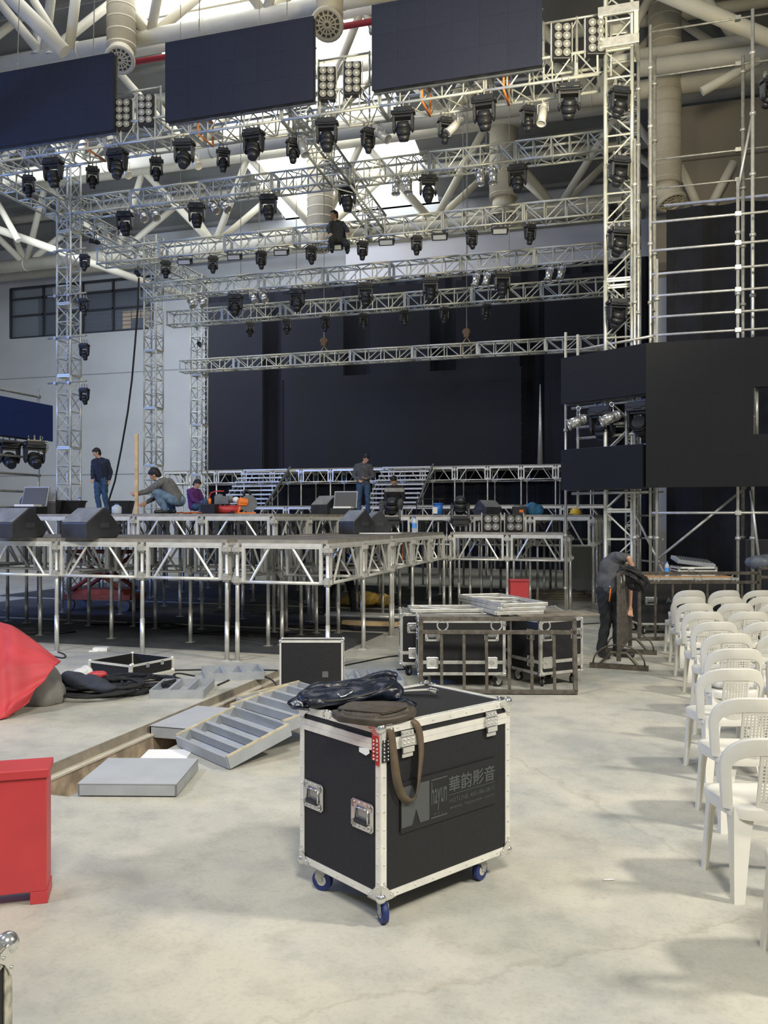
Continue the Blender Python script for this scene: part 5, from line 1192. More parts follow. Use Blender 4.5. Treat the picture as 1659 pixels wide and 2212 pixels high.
# ---- hero case
HA = YAW + math.atan2(0.586, 0.668); HW, HD, HZ0, HZ1 = 0.889, 0.62, 0.118, 0.905
hero = flight_case('flight_case', 'large black flight case in the foreground with silver edges, bags lying on it', W(-0.015, 3.88, 0), HA, HW, HD, HZ0, HZ1, seams=(HZ1 - 0.088,), seam_w=0.054, e=0.034, wr=0.052, cr=0.036, wpos=((0.045, 0.045, -2.0), (0.70, 0.05, 0.2), (0.05, 0.47, 2.0), (0.70, 0.52, 1.4)))
X_, Y_ = Vector((1, 0, 0)), Vector((0, 1, 0))
case_handle(hero, (0, 0.125, 0.475), (0, -1, 0), (-1, 0, 0), 0.16, 0.135); case_handle(hero, (0, 0.505, 0.475), (0, -1, 0), (-1, 0, 0), 0.16, 0.135)
case_handle(hero, (HW, 0.125, 0.475), (0, 1, 0), (1, 0, 0), 0.16, 0.135); case_handle(hero, (HW, 0.505, 0.475), (0, 1, 0), (1, 0, 0), 0.16, 0.135)
for x in (0.155, 0.735): case_latch(hero, (x, -0.004, HZ1 - 0.085), (1, 0, 0), (0, -1, 0), 0.085, 0.105)
# red protective film left on the corner plates
m = MB(); rf = mat('red_protective_film', (0.45, 0.03, 0.025), 0.3)
for z in (HZ1 - 0.072, HZ1 - 0.106, HZ1 - 0.140): m.box((-0.0065, 0.028, z), (0.004, 0.050, 0.030))
m.box((-0.0065, 0.015, HZ1 - 0.166), (0.004, 0.024, 0.018)); m.box((-0.0075, 0.028, HZ1 - 0.05), (0.004, 0.046, 0.016)); o = m.build('film_plate', rf, hero); tag(o, 'red film on the corner plate')
m = MB()
for z in (HZ1 - 0.075, HZ1 - 0.11, HZ1 - 0.145): m.box((0.026, -0.0065, z), (0.046, 0.004, 0.031))
m.build('corner_plate', BLKP, hero)
rm = None
def rivet(p, r=0.0045):
    global rm
    if rm is None:
        m = MB(); m.sph((0, 0, 0), 1.0, 8, 5); o = m.build('rivet', CHROME, hero); rm = o.data
    else:
        o = bpy.data.objects.new('rivet', rm); COL.objects.link(o); o.parent = hero
    o.location = p; o.scale = (r, r, r)
for z in (HZ1 - 0.066, HZ1 - 0.082, HZ1 - 0.100, HZ1 - 0.116, HZ1 - 0.134, HZ1 - 0.150):
    for q in (0.014, 0.038): rivet((-0.009, q, z), 0.0058); rivet((q, -0.009, z), 0.0058)
for k in range(8):
    z = HZ0 + 0.08 + k * 0.08
    rivet((-0.004, 0.018, z)); rivet((0.018, -0.004, z)); rivet((HW - 0.018, -0.004, z)); rivet((-0.004, HD - 0.018, z))
for k in range(7):
    x = 0.1 + k * 0.115
    rivet((x, -0.004, HZ0 + 0.017)); rivet((x, -0.004, HZ1 - 0.016)); rivet((x, 0.017, HZ1 + 0.003))
    if k < 5: rivet((-0.004, 0.08 + k * 0.115, HZ0 + 0.017)); rivet((-0.004, 0.08 + k * 0.115, HZ1 - 0.016))
m = MB(); m.prism([(0, 0), (0.07, 0.008), (0.075, -0.012), (0.05, -0.028), (0.0, -0.02)], (-0.007, 0.145, HZ1 - 0.118), (0, -1, 0), (0, 0, 1), -0.001); m.build('torn_tape', PAPER, hero)
# printed mark and writing on the long face
INK = mat('grey_print', (0.070, 0.078, 0.078), 0.6); PATCH = mat('print_background', (0.010, 0.010, 0.012), 0.6)
m = MB(); m.box((0.448, -0.0042, 0.512), (0.66, 0.0016, 0.235)); m.build('print_panel', PATCH, hero)
m = MB(); yy = -0.0062
def pr(pts, o=(0, 0, 0)): m.prism(pts, (0, yy, 0), (1, 0, 0), (0, 0, 1), 0.001)
pr([(0.122, 0.420), (0.188, 0.420), (0.214, 0.490), (0.240, 0.420), (0.300, 0.420), (0.300, 0.607), (0.238, 0.607), (0.214, 0.54), (0.188, 0.607), (0.122, 0.607)])
pr([(0.312, 0.600), (0.420, 0.600), (0.420, 0.606), (0.312, 0.606)]); pr([(0.312, 0.420), (0.420, 0.420), (0.420, 0.426), (0.312, 0.426)])
pr([(0.432, 0.5065), (0.765, 0.5065), (0.765, 0.509), (0.432, 0.509)])
m.build('printed_mark', INK, hero)
def text(s, x, z, size, sx=1.0, sz=1.0, parent=hero, y=-0.0066, m_=INK, bold=0.0):
    cu = bpy.data.curves.new('t', 'FONT'); cu.body = s; cu.size = size; cu.extrude = 0.0003; cu.offset = bold; cu.resolution_u = 3
    o = bpy.data.objects.new('t', cu); COL.objects.link(o); dg = bpy.context.evaluated_depsgraph_get(); dg.update()
    me = bpy.data.meshes.new_from_object(o.evaluated_get(dg)); bpy.data.objects.remove(o); me.name = 'lettering'
    if not len(me.vertices): return None
    x0 = min(v.co.x for v in me.vertices); x1 = max(v.co.x for v in me.vertices); z0 = min(v.co.y for v in me.vertices); z1 = max(v.co.y for v in me.vertices)
    for v in me.vertices:
        u = (v.co.x - x0) / (x1 - x0) * sx; q = (v.co.y - z0) / (z1 - z0) * sz; v.co = Vector((x + u, y - v.co.z, z + q))
    me.materials.clear(); me.materials.append(m_); q = bpy.data.objects.new('lettering', me); COL.objects.link(q); q.parent = parent; return q
text('hayun', 0.314, 0.452, 0.05, 0.104, 0.140, bold=0.0006)
text('\u83ef\u97f5\u5f71\u97f3', 0.432, 0.518, 0.08, 0.333, 0.078, bold=0.0012)
text('HOTLINE: 400-086-0813', 0.436, 0.468, 0.03, 0.322, 0.020)
text('www. hayunav .com', 0.436, 0.432, 0.03, 0.322, 0.022)
text('A V L', 0.330, 0.432, 0.02, 0.06, 0.012)
# ---- bags on the hero case
def bagmesh(mb, vox, dis, sc=7.0, sm=5):
    me = remesh(mb, vox, sm)
    for v in me.vertices:
        p = v.co; v.co += v.normal * dis * (math.sin(p.x * sc * 3 + 5 * math.sin(p.y * sc)) + 0.6 * math.sin(p.y * sc * 5 + 3 * math.sin(p.x * sc * 2)))
    return me
def smooth0(pts, it=2):
    for _ in range(it):
        q = [pts[0]]
        for a_, b_ in zip(pts[:-1], pts[1:]): q += [a_.lerp(b_, 0.25), a_.lerp(b_, 0.75)]
        q.append(pts[-1]); pts = q
    return pts
Mh = Matrix.Rotation(HA, 4, 'Z')
def hl(x, y, z): return W(-0.015, 3.88, 0) + (Mh @ Vector((x, y, z)))
NAVL = mat('navy_leather', (0.006, 0.010, 0.022), 0.36, 0, 0.4, 14, 0.6); BRNL = mat('brown_leather', (0.055, 0.044, 0.032), 0.5, 0, 0.25, 12, 0.5)
g = thing('backpack', 'slumped navy leather backpack lying across the rear of the foreground case', 'bag', D(765, 1510, 4.34) * 1.0, YAW)
g.location.z = HZ1
m = MB()
for x, z, rx, rz_ in ((-0.17, 0.04, 0.12, 0.045), (-0.05, 0.045, 0.14, 0.045), (0.07, 0.06, 0.14, 0.055), (0.16, 0.07, 0.09, 0.06)): m.sph((x, -0.01 if x < 0 else 0.02, z), (rx, 0.12, rz_), 16, 10)
for pts, r in (([(-0.27, 0.0, 0.05), (-0.20, 0.03, 0.10), (-0.08, 0.06, 0.085), (0.04, 0.07, 0.115), (0.15, 0.06, 0.15), (0.22, 0.04, 0.14)], 0.020), ([(-0.26, -0.06, 0.05), (-0.17, -0.04, 0.085), (-0.05, -0.03, 0.075), (0.07, -0.01, 0.11), (0.18, 0.0, 0.135)], 0.016),
               ([(-0.22, -0.11, 0.03), (-0.10, -0.12, 0.035), (0.02, -0.11, 0.05), (0.14, -0.09, 0.085), (0.22, -0.05, 0.09)], 0.018), ([(-0.28, 0.05, 0.03), (-0.26, -0.03, 0.06), (-0.24, -0.10, 0.03)], 0.022), ([(0.23, 0.08, 0.04), (0.235, 0.0, 0.09), (0.22, -0.08, 0.04)], 0.020)):
    m.path(smooth0([Vector(q) for q in pts]), r, 8)
me = bagmesh(m, 0.008, 0.0035, 11, sm=3)
for v in me.vertices: v.co.z = max(v.co.z, 0.004)
meshobj('bag_body', me, NAVL, g)
m = MB(); m.ribbon([(-0.24, -0.10, 0.065), (-0.15, -0.125, 0.045), (-0.05, -0.13, 0.055), (0.06, -0.115, 0.075), (0.16, -0.09, 0.10), (0.20, -0.06, 0.12)], (0, 0.3, 1), 0.012, 0.006); m.build('zip', mat('zip_black', (0.02, 0.02, 0.02), 0.4), g)
m = MB(); m.path([(-0.08, -0.115, 0.085), (-0.06, -0.125, 0.068), (-0.04, -0.12, 0.072), (0.0, -0.11, 0.095)], 0.004, 6); m.build('zip_puller', CHROME, g)
m = MB(); m.ribbon([(-0.20, 0.02, 0.03), (-0.28, -0.02, 0.05), (-0.33, -0.05, 0.025), (-0.30, -0.10, 0.012), (-0.22, -0.12, 0.01)], (0, 1, 0.2), 0.035, 0.005); m.ribbon([(0.18, -0.06, 0.03), (0.26, -0.10, 0.05), (0.31, -0.12, 0.03), (0.29, -0.14, 0.008)], (0, 1, 0.2), 0.03, 0.005); m.build('shoulder_strap', NAVL, g)
m = MB(); m.ring((-0.27, -0.10, 0.02), (0.4, 1, 0.3), 0.022, 0.005, 14, 6); m.build('buckle', CHROME, g)
g = thing('shoulder_bag', 'worn brown leather shoulder bag in front of the navy backpack, strap hanging down', 'bag', D(800, 1548, 4.02), YAW)
g.location.z = HZ1
m = MB()
base_ = [(-0.18, 0.03), (-0.15, -0.06), (-0.05, -0.125), (0.05, -0.15), (0.13, -0.09), (0.21, 0.0), (0.21, 0.13), (0.06, 0.19), (-0.10, 0.18)]
m.prism(base_, (0, 0, 0.004), (1, 0, 0), (0, 1, 0), 0.034)
m.prism([(x * 0.86, y * 0.86 + 0.01) for x, y in base_], (0, 0, 0.03), (1, 0, 0), (0, 1, 0), 0.026)
m.path(smooth0([Vector((x * 0.97, y * 0.97, 0.028)) for x, y in base_[:7]]), 0.016, 8)
m.path(smooth0([Vector(q) for q in ((-0.13, 0.05, 0.055), (-0.04, -0.02, 0.064), (0.06, -0.05, 0.066), (0.16, 0.0, 0.06))]), 0.008, 6)
me = bagmesh(m, 0.008, 0.0018, 9, 3)
for v in me.vertices: v.co.z = max(v.co.z, 0.003)
meshobj('bag_body', me, BRNL, g)
m = MB(); pts = [(-0.155, 0.0, 0.050), (-0.11, -0.055, 0.060), (-0.02, -0.10, 0.062), (0.06, -0.115, 0.060), (0.13, -0.065, 0.060), (0.17, 0.0, 0.060)]; m.ribbon(pts, (0.1, 0.3, 1), 0.005, 0.005); m.build('flap_seam', mat('dark_seam', (0.03, 0.022, 0.016), 0.7), g)
m = MB(); m.box((0.03, -0.115, 0.025), (0.03, 0.05, 0.05)); m.build('strap_tab', BRNL, g, 0.006)
IV = (Matrix.Translation(g.location) @ Matrix.Rotation(YAW, 4, 'Z')).inverted()
def hl2(x, y, z): return IV @ hl(x, y, z)
sp = [hl2(0.05, 0.09, HZ1 + 0.05), hl2(0.045, 0.03, HZ1 + 0.025), hl2(0.05, -0.012, HZ1 - 0.01), hl2(0.055, -0.022, HZ1 - 0.09), hl2(0.065, -0.022, HZ1 - 0.18), hl2(0.085, -0.022, HZ1 - 0.28), hl2(0.12, -0.024, HZ1 - 0.345), hl2(0.165, -0.028, HZ1 - 0.372),
      hl2(0.205, -0.026, HZ1 - 0.33), hl2(0.225, -0.022, HZ1 - 0.24), hl2(0.235, -0.022, HZ1 - 0.14), hl2(0.225, -0.02, HZ1 - 0.05), hl2(0.20, -0.008, HZ1 + 0.004), hl2(0.165, 0.04, HZ1 + 0.008), hl2(0.12, 0.08, HZ1 + 0.01)]
def rot(v): return (IV.to_3x3() @ (Mh.to_3x3() @ Vector(v)))
sd_ = [rot(v) for v in ((1, 0.2, 0), (1, 0.1, 0), (1, 0, 0), (1, 0, 0.1), (0.9, -0.3, 0.1), (0.8, -0.5, 0.3), (0.6, -0.5, 0.6), (0.2, -0.8, 0.9), (-0.6, -0.5, 0.6), (-0.9, -0.4, 0.2), (-1, -0.2, 0), (-1, 0, 0), (-1, 0.2, 0), (-0.9, 0.5, 0), (-0.8, 0.6, 0))]
# smooth the polyline
def smooth(pts, it=2):
    for _ in range(it):
        q = [pts[0]]
        for a, b_ in zip(pts[:-1], pts[1:]): q += [a.lerp(b_, 0.25), a.lerp(b_, 0.75)]
        q.append(pts[-1]); pts = q
    return pts
m = MB(); m.ribbon(smooth(sp), smooth(sd_), 0.040, 0.004); m.build('shoulder_strap', mat('brown_strap', (0.11, 0.08, 0.05), 0.6, 0, 0.2, 14), g)
m = MB(); m.ring((-0.20, -0.02, 0.03), (0.3, 1, 0), 0.02, 0.004, 14, 6); m.build('buckle', CHROME, g)
g = thing('strap_buckle', 'pale grey webbing strap with a metal buckle on the case, behind the bags', 'strap', D(905, 1503, 4.6), YAW); g.location.z = HZ1 + 0.012
m = MB(); m.ribbon([(-0.12, 0.02, 0.0), (-0.04, 0.0, 0.012), (0.05, -0.01, 0.018), (0.09, -0.02, 0.004)], (0.1, 1, 0), 0.045, 0.004); m.build('webbing', mat('grey_webbing', (0.42, 0.41, 0.36), 0.7), g)
m = MB(); m.ring((0.075, -0.02, 0.016), (0.2, 0.5, 1), 0.026, 0.006, 16, 6); m.build('buckle', CHROME, g)
# ---- case at the bottom left corner
g = flight_case('flight_case', 'silver-edged flight case cut off by the lower left corner', W(-1.83, 2.0, 0), YAW, 0.745, 0.5, 0.11, 0.625, e=0.05, cr=0.045, wheels=True, edge=mat('scratched_aluminium', (0.52, 0.50, 0.42), 0.35, 0.6, 0.4, 25, 0.4))
# ---- clustered cases
def cl(label, xc, d, rz, w_, d_, z1=0.74, seams=(0.28,), side=True, face_h=True):
    g = flight_case('flight_case', label, W(xc, d, 0), YAW + rz, w_, d_, 0.14, z1, seams=seams, seam_w=0.036, e=0.03, wr=0.05, wm=RUBBER, cr=0.03, group='black flight cases in the middle of the hall', edge=ALU)
    for x in (0.16, 0.84):
        case_handle(g, (w_ * x, 0, 0.57), (1, 0, 0), (0, -1, 0), 0.16, 0.12); butterfly(g, (w_ * x, -0.004, 0.275), (1, 0, 0), (0, -1, 0), 0.115)
    m = MB(); m.box((w_ / 2, d_ / 2, z1 + 0.001), (w_ - 0.07, d_ - 0.07, 0.004)); m.build('dusty_top', mat('dusty_grey_top', (0.20, 0.19, 0.16), 0.8, 0, 0.25, 5), g)
    case_handle(g, (0, d_ * 0.3, 0.57), (0, -1, 0), (-1, 0, 0), 0.14, 0.12); butterfly(g, (0, d_ * 0.3, 0.275), (0, -1, 0), (-1, 0, 0), 0.11)
    return g
cl('black flight case behind the leaning steel barrier, frontmost of the cluster', 0.375, 9.36, 0.0, 0.95, 0.62)
cl('black flight case partly hidden, left of and behind the frontmost cluster case', 0.19, 10.02, 0.0, 1.0, 0.62)
cl('black flight case turned aside, at the right end of the cluster', 1.70, 9.33, math.atan2(0.28, 0.52), 0.60, 0.55)
cl('black flight case at the back of the cluster, bearing the silver frames', 1.22, 10.25, 0.0, 0.95, 0.60)
# silver stage frames on top
def flatframe(label, loc, rz, L, Wd, tilt=0.0):
    g = thing('stage_truss_rectangle', label, 'stage frame', loc, rz, 'silver stage frames on the cases'); g.rotation_euler = (0, tilt, rz)
    for y in (0, Wd): m = MB(); m.box((L / 2, y, 0.02), (L, 0.04, 0.04)); m.build('rail', ALU, g, 0.004)
    for x in (0, L): m = MB(); m.box((x, Wd / 2, 0.02), (0.04, Wd, 0.04)); m.build('rail', ALU, g, 0.004)
    m = MB(); m.tube((L * 0.1, Wd, 0.02), (L * 0.55, 0, 0.02), 0.012, 6); m.tube((L * 0.9, Wd, 0.02), (L * 0.6, 0, 0.02), 0.012, 6); m.build('brace', ALUB, g)
p = W(1.80, 9.75, 0.765)
for i in range(3): flatframe('silver rectangular stage frame lying on the rear case, %s of a stack of three' % ['bottom', 'middle', 'top'][i], p + Vector((0.02 * i, 0.03 * i, 0.045 * i)), YAW + 1.78 + 0.05 * i, 1.25, 0.55)
flatframe('flat silver frame lying on the cluster case tops, left of the stack', W(0.33, 10.0, 0.755), YAW + 0.05, 1.15, 0.45)
m = MB(); m.box((0, 0, 0.012), (0.95, 0.40, 0.02)); m.box((0.1, 0.05, 0.025), (0.35, 0.03, 0.01)); tag(m.build('flat_panel', PLY, None, 0.002, W(1.95, 9.85, 0.745), YAW + 0.2), 'flat worn panel on top of the right-hand cases', 'panel')
# leaning barrier
def barrier(label, loc, rz, L, h_, feet=False, nb=7, lean=0.0, group=None, rings=True):
    g = thing('crowd_barrier', label, 'barrier', loc, rz, group); g.rotation_euler = (lean, 0, rz); z0 = 0.24 if feet else 0.03
    for z in (z0, h_, h_ - 0.14):
        m = MB(); m.box((L / 2, 0, z), (L, 0.045, 0.045)); m.build('rail', STEEL, g, 0.004)
    for x in (0.02, L - 0.02): m = MB(); m.box((x, 0, (z0 + h_) / 2), (0.045, 0.045, h_ - z0)); m.build('upright', STEEL, g, 0.004)
    for k in range(1, nb): m = MB(); x = L * k / nb; m.box((x, 0, (z0 + h_ - 0.14) / 2), (0.032, 0.022, h_ - 0.14 - z0)); m.build('bar', STEEL, g, 0.002)
    if rings:
        for k in (1.05, 3.45, 4.7 if False else 5.6): m = MB(); m.ring((L * k / nb, -0.01, h_ - 0.07), (0, 1, 0), 0.056, 0.009, 22, 8); m.build('ring', GALV, g)
    if feet:
        for x in (0.03, L - 0.03):
            m = MB(); m.box((x, 0, 0.03), (0.06, 0.70, 0.06)); m.tube((x, -0.22, 0.06), (x, -0.09, 0.20), 0.02, 6); m.tube((x, 0.22, 0.06), (x, 0.09, 0.20), 0.02, 6); m.tube((x, -0.1, 0.2), (x, 0.1, 0.2), 0.02, 6)
            m.path([(x, 0.31 * math.cos(PI * k / 12), 0.06 + 0.24 * math.sin(PI * k / 12)) for k in range(13)], 0.010, 6); m.box((x, 0, 0.2), (0.05, 0.05, 0.2)); m.build('foot', STEEL, g)
    return g
barrier('dark steel barrier without feet leaning against the clustered flight cases', W(0.37, 9.03, 0), YAW - 0.02, 1.66, 0.79, False, 7, -0.10, 'dark steel crowd barriers')
#barrier('dark steel barrier lying flat across the top of the clustered cases', W(0.36, 9.25, 0.80), YAW - 0.02, 1.60, 0.5, False, 7, -1.45, 'dark steel crowd barriers', rings=False)
a = math.atan2(11.75 - 10.5, 3.32 - 2.87)
barrier('dark steel crowd barrier seen end-on, which the big man leans over', W(2.87, 10.5, 0), YAW + math.atan2(1.25, 0.50), 1.38, 1.16, True, 9, 0.0, 'dark steel crowd barriers')
barrier('dark steel crowd barrier standing in front of the long low case on the right', W(3.85, 13.0, 0), YAW + 0.02, 1.85, 1.02, False, 7, 0.0, 'dark steel crowd barriers')
barrier('dark steel crowd barrier at the far right, beyond the last chairs', W(5.8, 13.3, 0), YAW - 0.05, 1.6, 1.08, False, 8, 0.0, 'dark steel crowd barriers', rings=False)
m = MB(); m.sph((-0.10, 0, 0.0), (0.11, 0.08, 0.07), 14, 9); m.sph((0.0, 0, -0.05), (0.14, 0.10, 0.10), 14, 9); m.sph((0.09, 0.0, -0.12), (0.11, 0.09, 0.11), 12, 8); m.sph((0.0, 0.0, -0.16), (0.07, 0.07, 0.06), 12, 8)
for pts, r in (([(-0.15, -0.05, 0.06), (-0.03, -0.10, 0.04), (0.08, -0.10, -0.03), (0.18, -0.05, -0.12)], 0.022), ([(-0.12, -0.07, -0.01), (0.0, -0.11, -0.06), (0.10, -0.09, -0.15), (0.14, -0.04, -0.24)], 0.02), ([(0.16, 0, -0.05), (0.20, -0.03, -0.14), (0.15, -0.04, -0.22)], 0.025), ([(-0.16, 0.02, 0.08), (-0.06, 0.0, 0.09), (0.05, 0.0, 0.05)], 0.018)): m.path(smooth0([Vector(q) for q in pts]), r, 8)
me = bagmesh(m, 0.009, 0.009, 13, 1); tag(meshobj('black_bag', me, mat('glossy_black_nylon', (0.010, 0.010, 0.012), 0.6, 0, 0.3, 6, 0.6), None, D(1366, 1238, 11.1), YAW), 'bulging black nylon bag held over the barrier by the bending man', 'bag')
g = flight_case('long_road_case', 'long low black road case on wheels behind the white chairs', W(4.05, 13.62, 0), YAW, 1.58, 0.62, 0.16, 0.90, e=0.03, wr=0.06, wm=RUBBER, cr=0.03, seams=(), edge=ALU, group=None)
case_handle(g, (0.19, 0, 0.54), (1, 0, 0), (0, -1, 0), 0.19, 0.125)
m = MB(); m.prism([(0, 0), (0.05, 0.03), (0.10, 0.0), (0.13, 0.04), (0.07, 0.06), (0.05, 0.10), (0.02, 0.05)], (0.42, -0.006, 0.50), (1, 0, 0), (0, 0, 1), 0.001); m.build('scuff_sticker', GREYD, g)
m = MB(); m.box((0.79, 0.31, 0.915), (1.45, 0.55, 0.018)); m.build('case_top_board', mat('orange_brown_board', (0.50, 0.30, 0.15), 0.7, 0, 0.15, 3), g)
g = flight_case('mixer_case', 'small silver-edged case lying on the long road case, mixer on top', W(4.72, 13.75, 0.93), YAW, 0.62, 0.40, 0.0, 0.14, e=0.028, wheels=False, cr=0.022, seams=(0.08,), seam_w=0.02, edge=ALUB)
butterfly(g, (0.2, -0.004, 0.07), (1, 0, 0), (0, -1, 0), 0.09)
g = thing('audio_mixer', 'tilted grey audio mixer resting on the small silver case', 'mixer', W(4.76, 13.8, 1.08), YAW + 0.03)
m = MB(); R = Euler((0.18, 0.12, 0)).to_matrix(); m.box((0.27, 0.15, 0.07), (0.62, 0.36, 0.06), rot=R); m.build('mixer_body', GREYM, g, 0.01)
m = MB()
for i in range(12):
    for j in range(5): c = R @ Vector((-0.25 + i * 0.045, -0.14 + j * 0.06, 0.038)) + Vector((0.27, 0.15, 0.07)); m.tube(c, c + R @ Vector((0, 0, 0.014)), 0.009, 6)
o = m.build('knobs', BLKP, g)
bottle('water bottle standing on the long road case, left of the silver mixer case', W(4.52, 13.7, 0.925), 0.24, 0.036)
m = MB(); m.sph((0, 0, 0.0), (0.28, 0.14, 0.12), 12, 8); m.sph((0.2, 0, 0.06), (0.16, 0.12, 0.1), 12, 8); tag(meshobj('cloth_heap', bagmesh(m, 0.025, 0.01), GREYD, None, D(1650, 1215, 13.4), 0), 'grey bundle with a loose rope at the right edge, over the far barrier', 'cloth')
m = MB(); m.box((0, 0, 0.75), (0.7, 0.5, 1.5)); m.box((0.0, -0.02, 0.5), (0.6, 0.5, 0.03)); m.box((0, -0.02, 1.0), (0.6, 0.5, 0.03)); tag(m.build('equipment_rack', BLKP, None, 0.01, W(6.4, 14.6, 0), YAW), 'tall dark equipment rack at the right edge behind the last chairs', 'rack')
# ---- open upright lid, tray, grey metal frames
g = thing('case_lid', 'black flight case lid standing upright on its side, left of the cluster', 'case lid', W(-1.04, 8.62, 0), YAW)
m = MB(); m.box((0.31, 0.0, 0.31), (0.60, 0.012, 0.58)); m.build('lid_panel', BLK, g)
m = MB()
for x in (0.0, 0.62): m.box((x, 0.09, 0.31), (0.012, 0.20, 0.60))
m.box((0.31, 0.09, 0.61), (0.62, 0.20, 0.012)); m.box((0.31, 0.09, 0.008), (0.62, 0.20, 0.012)); m.build('lid_side', BLK, g)
for x in (0.0, 0.62):
    m = MB(); m.box((x, -0.004, 0.31), (0.018, 0.016, 0.62)); m.build('edge_trim', ALUB, g)
    m = MB(); m.box((x + (0.008 if x else -0.008), 0.185, 0.31), (0.006, 0.026, 0.62)); m.build('edge_trim', ALUB, g)
for z in (0.008, 0.615):
    m = MB(); m.box((0.31, -0.004, z), (0.63, 0.022, 0.022)); m.build('edge_trim', ALUB, g)
    m = MB(); m.box((0.31, 0.19, z + 0.004), (0.63, 0.03, 0.012)); m.build('edge_trim', ALUB, g)
for x in (0, 0.62):
    for y in (0, 0.19): m = MB(); m.sph((x, y, 0.615), 0.02, 12, 8); m.build('ball_corner', CHROME, g)
m = MB(); m.box((0.635, 0.10, 0.42), (0.012, 0.05, 0.06)); m.box((0.635, 0.10, 0.2), (0.012, 0.05, 0.06)); m.build('latch', CHROME, g)
m = MB(); m.box((0.45, -0.008, 0.285), (0.06, 0.004, 0.06)); m.build('paper_label', mat('clear_label', (0.12, 0.125, 0.13), 0.3), g)
g = thing('open_case_tray', 'shallow black open case tray with silver edges on the floor', 'case tray', W(-2.90, 9.82, 0), YAW + math.atan2(0.57, 0.34))
TW, TD, TH = 0.66, 0.68, 0.165
for nm, c, s in (('tray_side', (TW / 2, 0.005, TH / 2), (TW, 0.012, TH)), ('tray_side', (TW / 2, TD, TH / 2), (TW, 0.012, TH)), ('tray_side', (0.005, TD / 2, TH / 2), (0.012, TD, TH)), ('tray_side', (TW, TD / 2, TH / 2), (0.012, TD, TH)), ('tray_bottom', (TW / 2, TD / 2, 0.01), (TW, TD, 0.014))):
    m = MB(); m.box(c, s); m.build(nm, BLK, g)
for z in (0.012, TH - 0.008):
    for c, s in (((TW / 2, -0.002, z), (TW, 0.012, 0.026)), ((TW / 2, TD + 0.004, z), (TW, 0.012, 0.026)), ((-0.002, TD / 2, z), (0.012, TD, 0.026)), ((TW + 0.004, TD / 2, z), (0.012, TD, 0.026))): m = MB(); m.box(c, s); m.build('edge_trim', ALUB, g)
for x in (0, TW):
    for y in (0, TD):
        m = MB(); m.box((x, y, TH / 2), (0.034, 0.034, TH)); m.sph((x, y, 0.02), 0.032, 12, 8); m.sph((x, y, TH), 0.022, 12, 8); m.build('corner_post', ALUB, g)
m = MB(); m.box((0.25, -0.010, TH - 0.03), (0.05, 0.01, 0.05)); m.box((0.48, -0.010, TH - 0.03), (0.05, 0.01, 0.05)); m.build('latch', CHROME, g)
def tray(label, loc, rz, L, Wd, h_=0.09, n=3, rx=0.0, ry=0.0, wood=False, group='grey metal trench cover trays'):
    """upturned grey steel cover: rim, cross ribs, sheet bottom"""
    g = thing('cover_tray', label, 'metal tray', loc, rz, group); g.rotation_euler = (rx, ry, rz)
    m = MB(); m.box((L / 2, Wd / 2, 0.006), (L, Wd, 0.008)); m.build('sheet', mat('frosted_grey_sheet', (0.45, 0.48, 0.52), 0.5, 0, 0.1, 6), g)
    m = MB()
    for y in (0, Wd): m.box((L / 2, y, h_ / 2), (L, 0.02, h_))
    for x in (0, L): m.box((x, Wd / 2, h_ / 2), (0.02, Wd, h_))
    m.build('rim', GREYM, g)
    for k in range(1, n): m = MB(); m.box((L * k / n, Wd / 2, h_ / 2 + 0.01), (0.035, Wd - 0.02, h_ - 0.02)); m.build('rib', GREYM, g)
    if wood:
        for y in (0, Wd): m = MB(); m.box((L / 2, y, h_ + 0.006), (L, 0.022, 0.012)); m.build('wood_edge', mat('weathered_wood', (0.50, 0.44, 0.30), 0.8, 0, 0.2, 9), g)
    return g
tray('small grey open tray with three compartments on the floor, left of the case lid', W(-2.40, 8.80, 0), YAW + 0.02, 0.54, 0.62, 0.09, 3)
tray('grey open tray behind the small three-compartment one', W(-2.02, 9.7, 0), YAW + 0.28, 0.66, 0.50, 0.09, 3)
tray('grey open tray on the floor just behind the foreground bags', W(-0.40, 9.25, 0), YAW + 0.12, 0.62, 0.75, 0.09, 4)
# closed plate covers
def plate(label, loc, rz, L, Wd, h_=0.09):
    g = thing('cover_plate', label, 'metal plate', loc, rz, 'flat grey trench cover plates')
    m = MB(); m.box((L / 2, Wd / 2, h_ - 0.006), (L, Wd, 0.012)); m.build('top_sheet', mat('pale_grey_sheet', (0.43, 0.45, 0.47), 0.5, 0, 0.05, 4), g)
    m = MB()
    for y in (0.006, Wd - 0.006): m.box((L / 2, y, h_ / 2), (L, 0.012, h_ - 0.012))
    for x in (0.006, L - 0.006): m.box((x, Wd / 2, h_ / 2), (0.012, Wd, h_ - 0.012))
    m.build('skirt', GREYM, g)
plate('flat grey cover plate lying on the floor at the trench end', W(-2.035, 5.70, 0.004), YAW - 0.02, 0.66, 0.60, 0.088)
plate('grey cover plate bridging the trench, beside the leaning wood-edged trays', Vector((-4.24, 6.75, -0.115)), 0.0, 0.60, 0.85, 0.11)
m = MB(); m.box((0, 0, 0), (0.36, 0.30, 0.07)); tag(m.build('white_block', PAPER, None, 0.004, G(372, 1632, 0.0) + Vector((-0.05, 0, -0.03)), 0.3), 'white foam block in the trench corner beside the leaning tray', 'block')
def axes_thing(o, p, ux, uy):
    ux = ux.normalized(); uz = ux.cross(uy).normalized(); uy = uz.cross(ux)
    o.rotation_euler = Matrix((ux, uy, uz)).transposed().to_euler(); o.location = p
t1 = tray('grey wood-edged open tray leaning up toward the foreground case, nearest of three', (0, 0, 0), 0, 0.56, 0.82, 0.09, 4, wood=True)
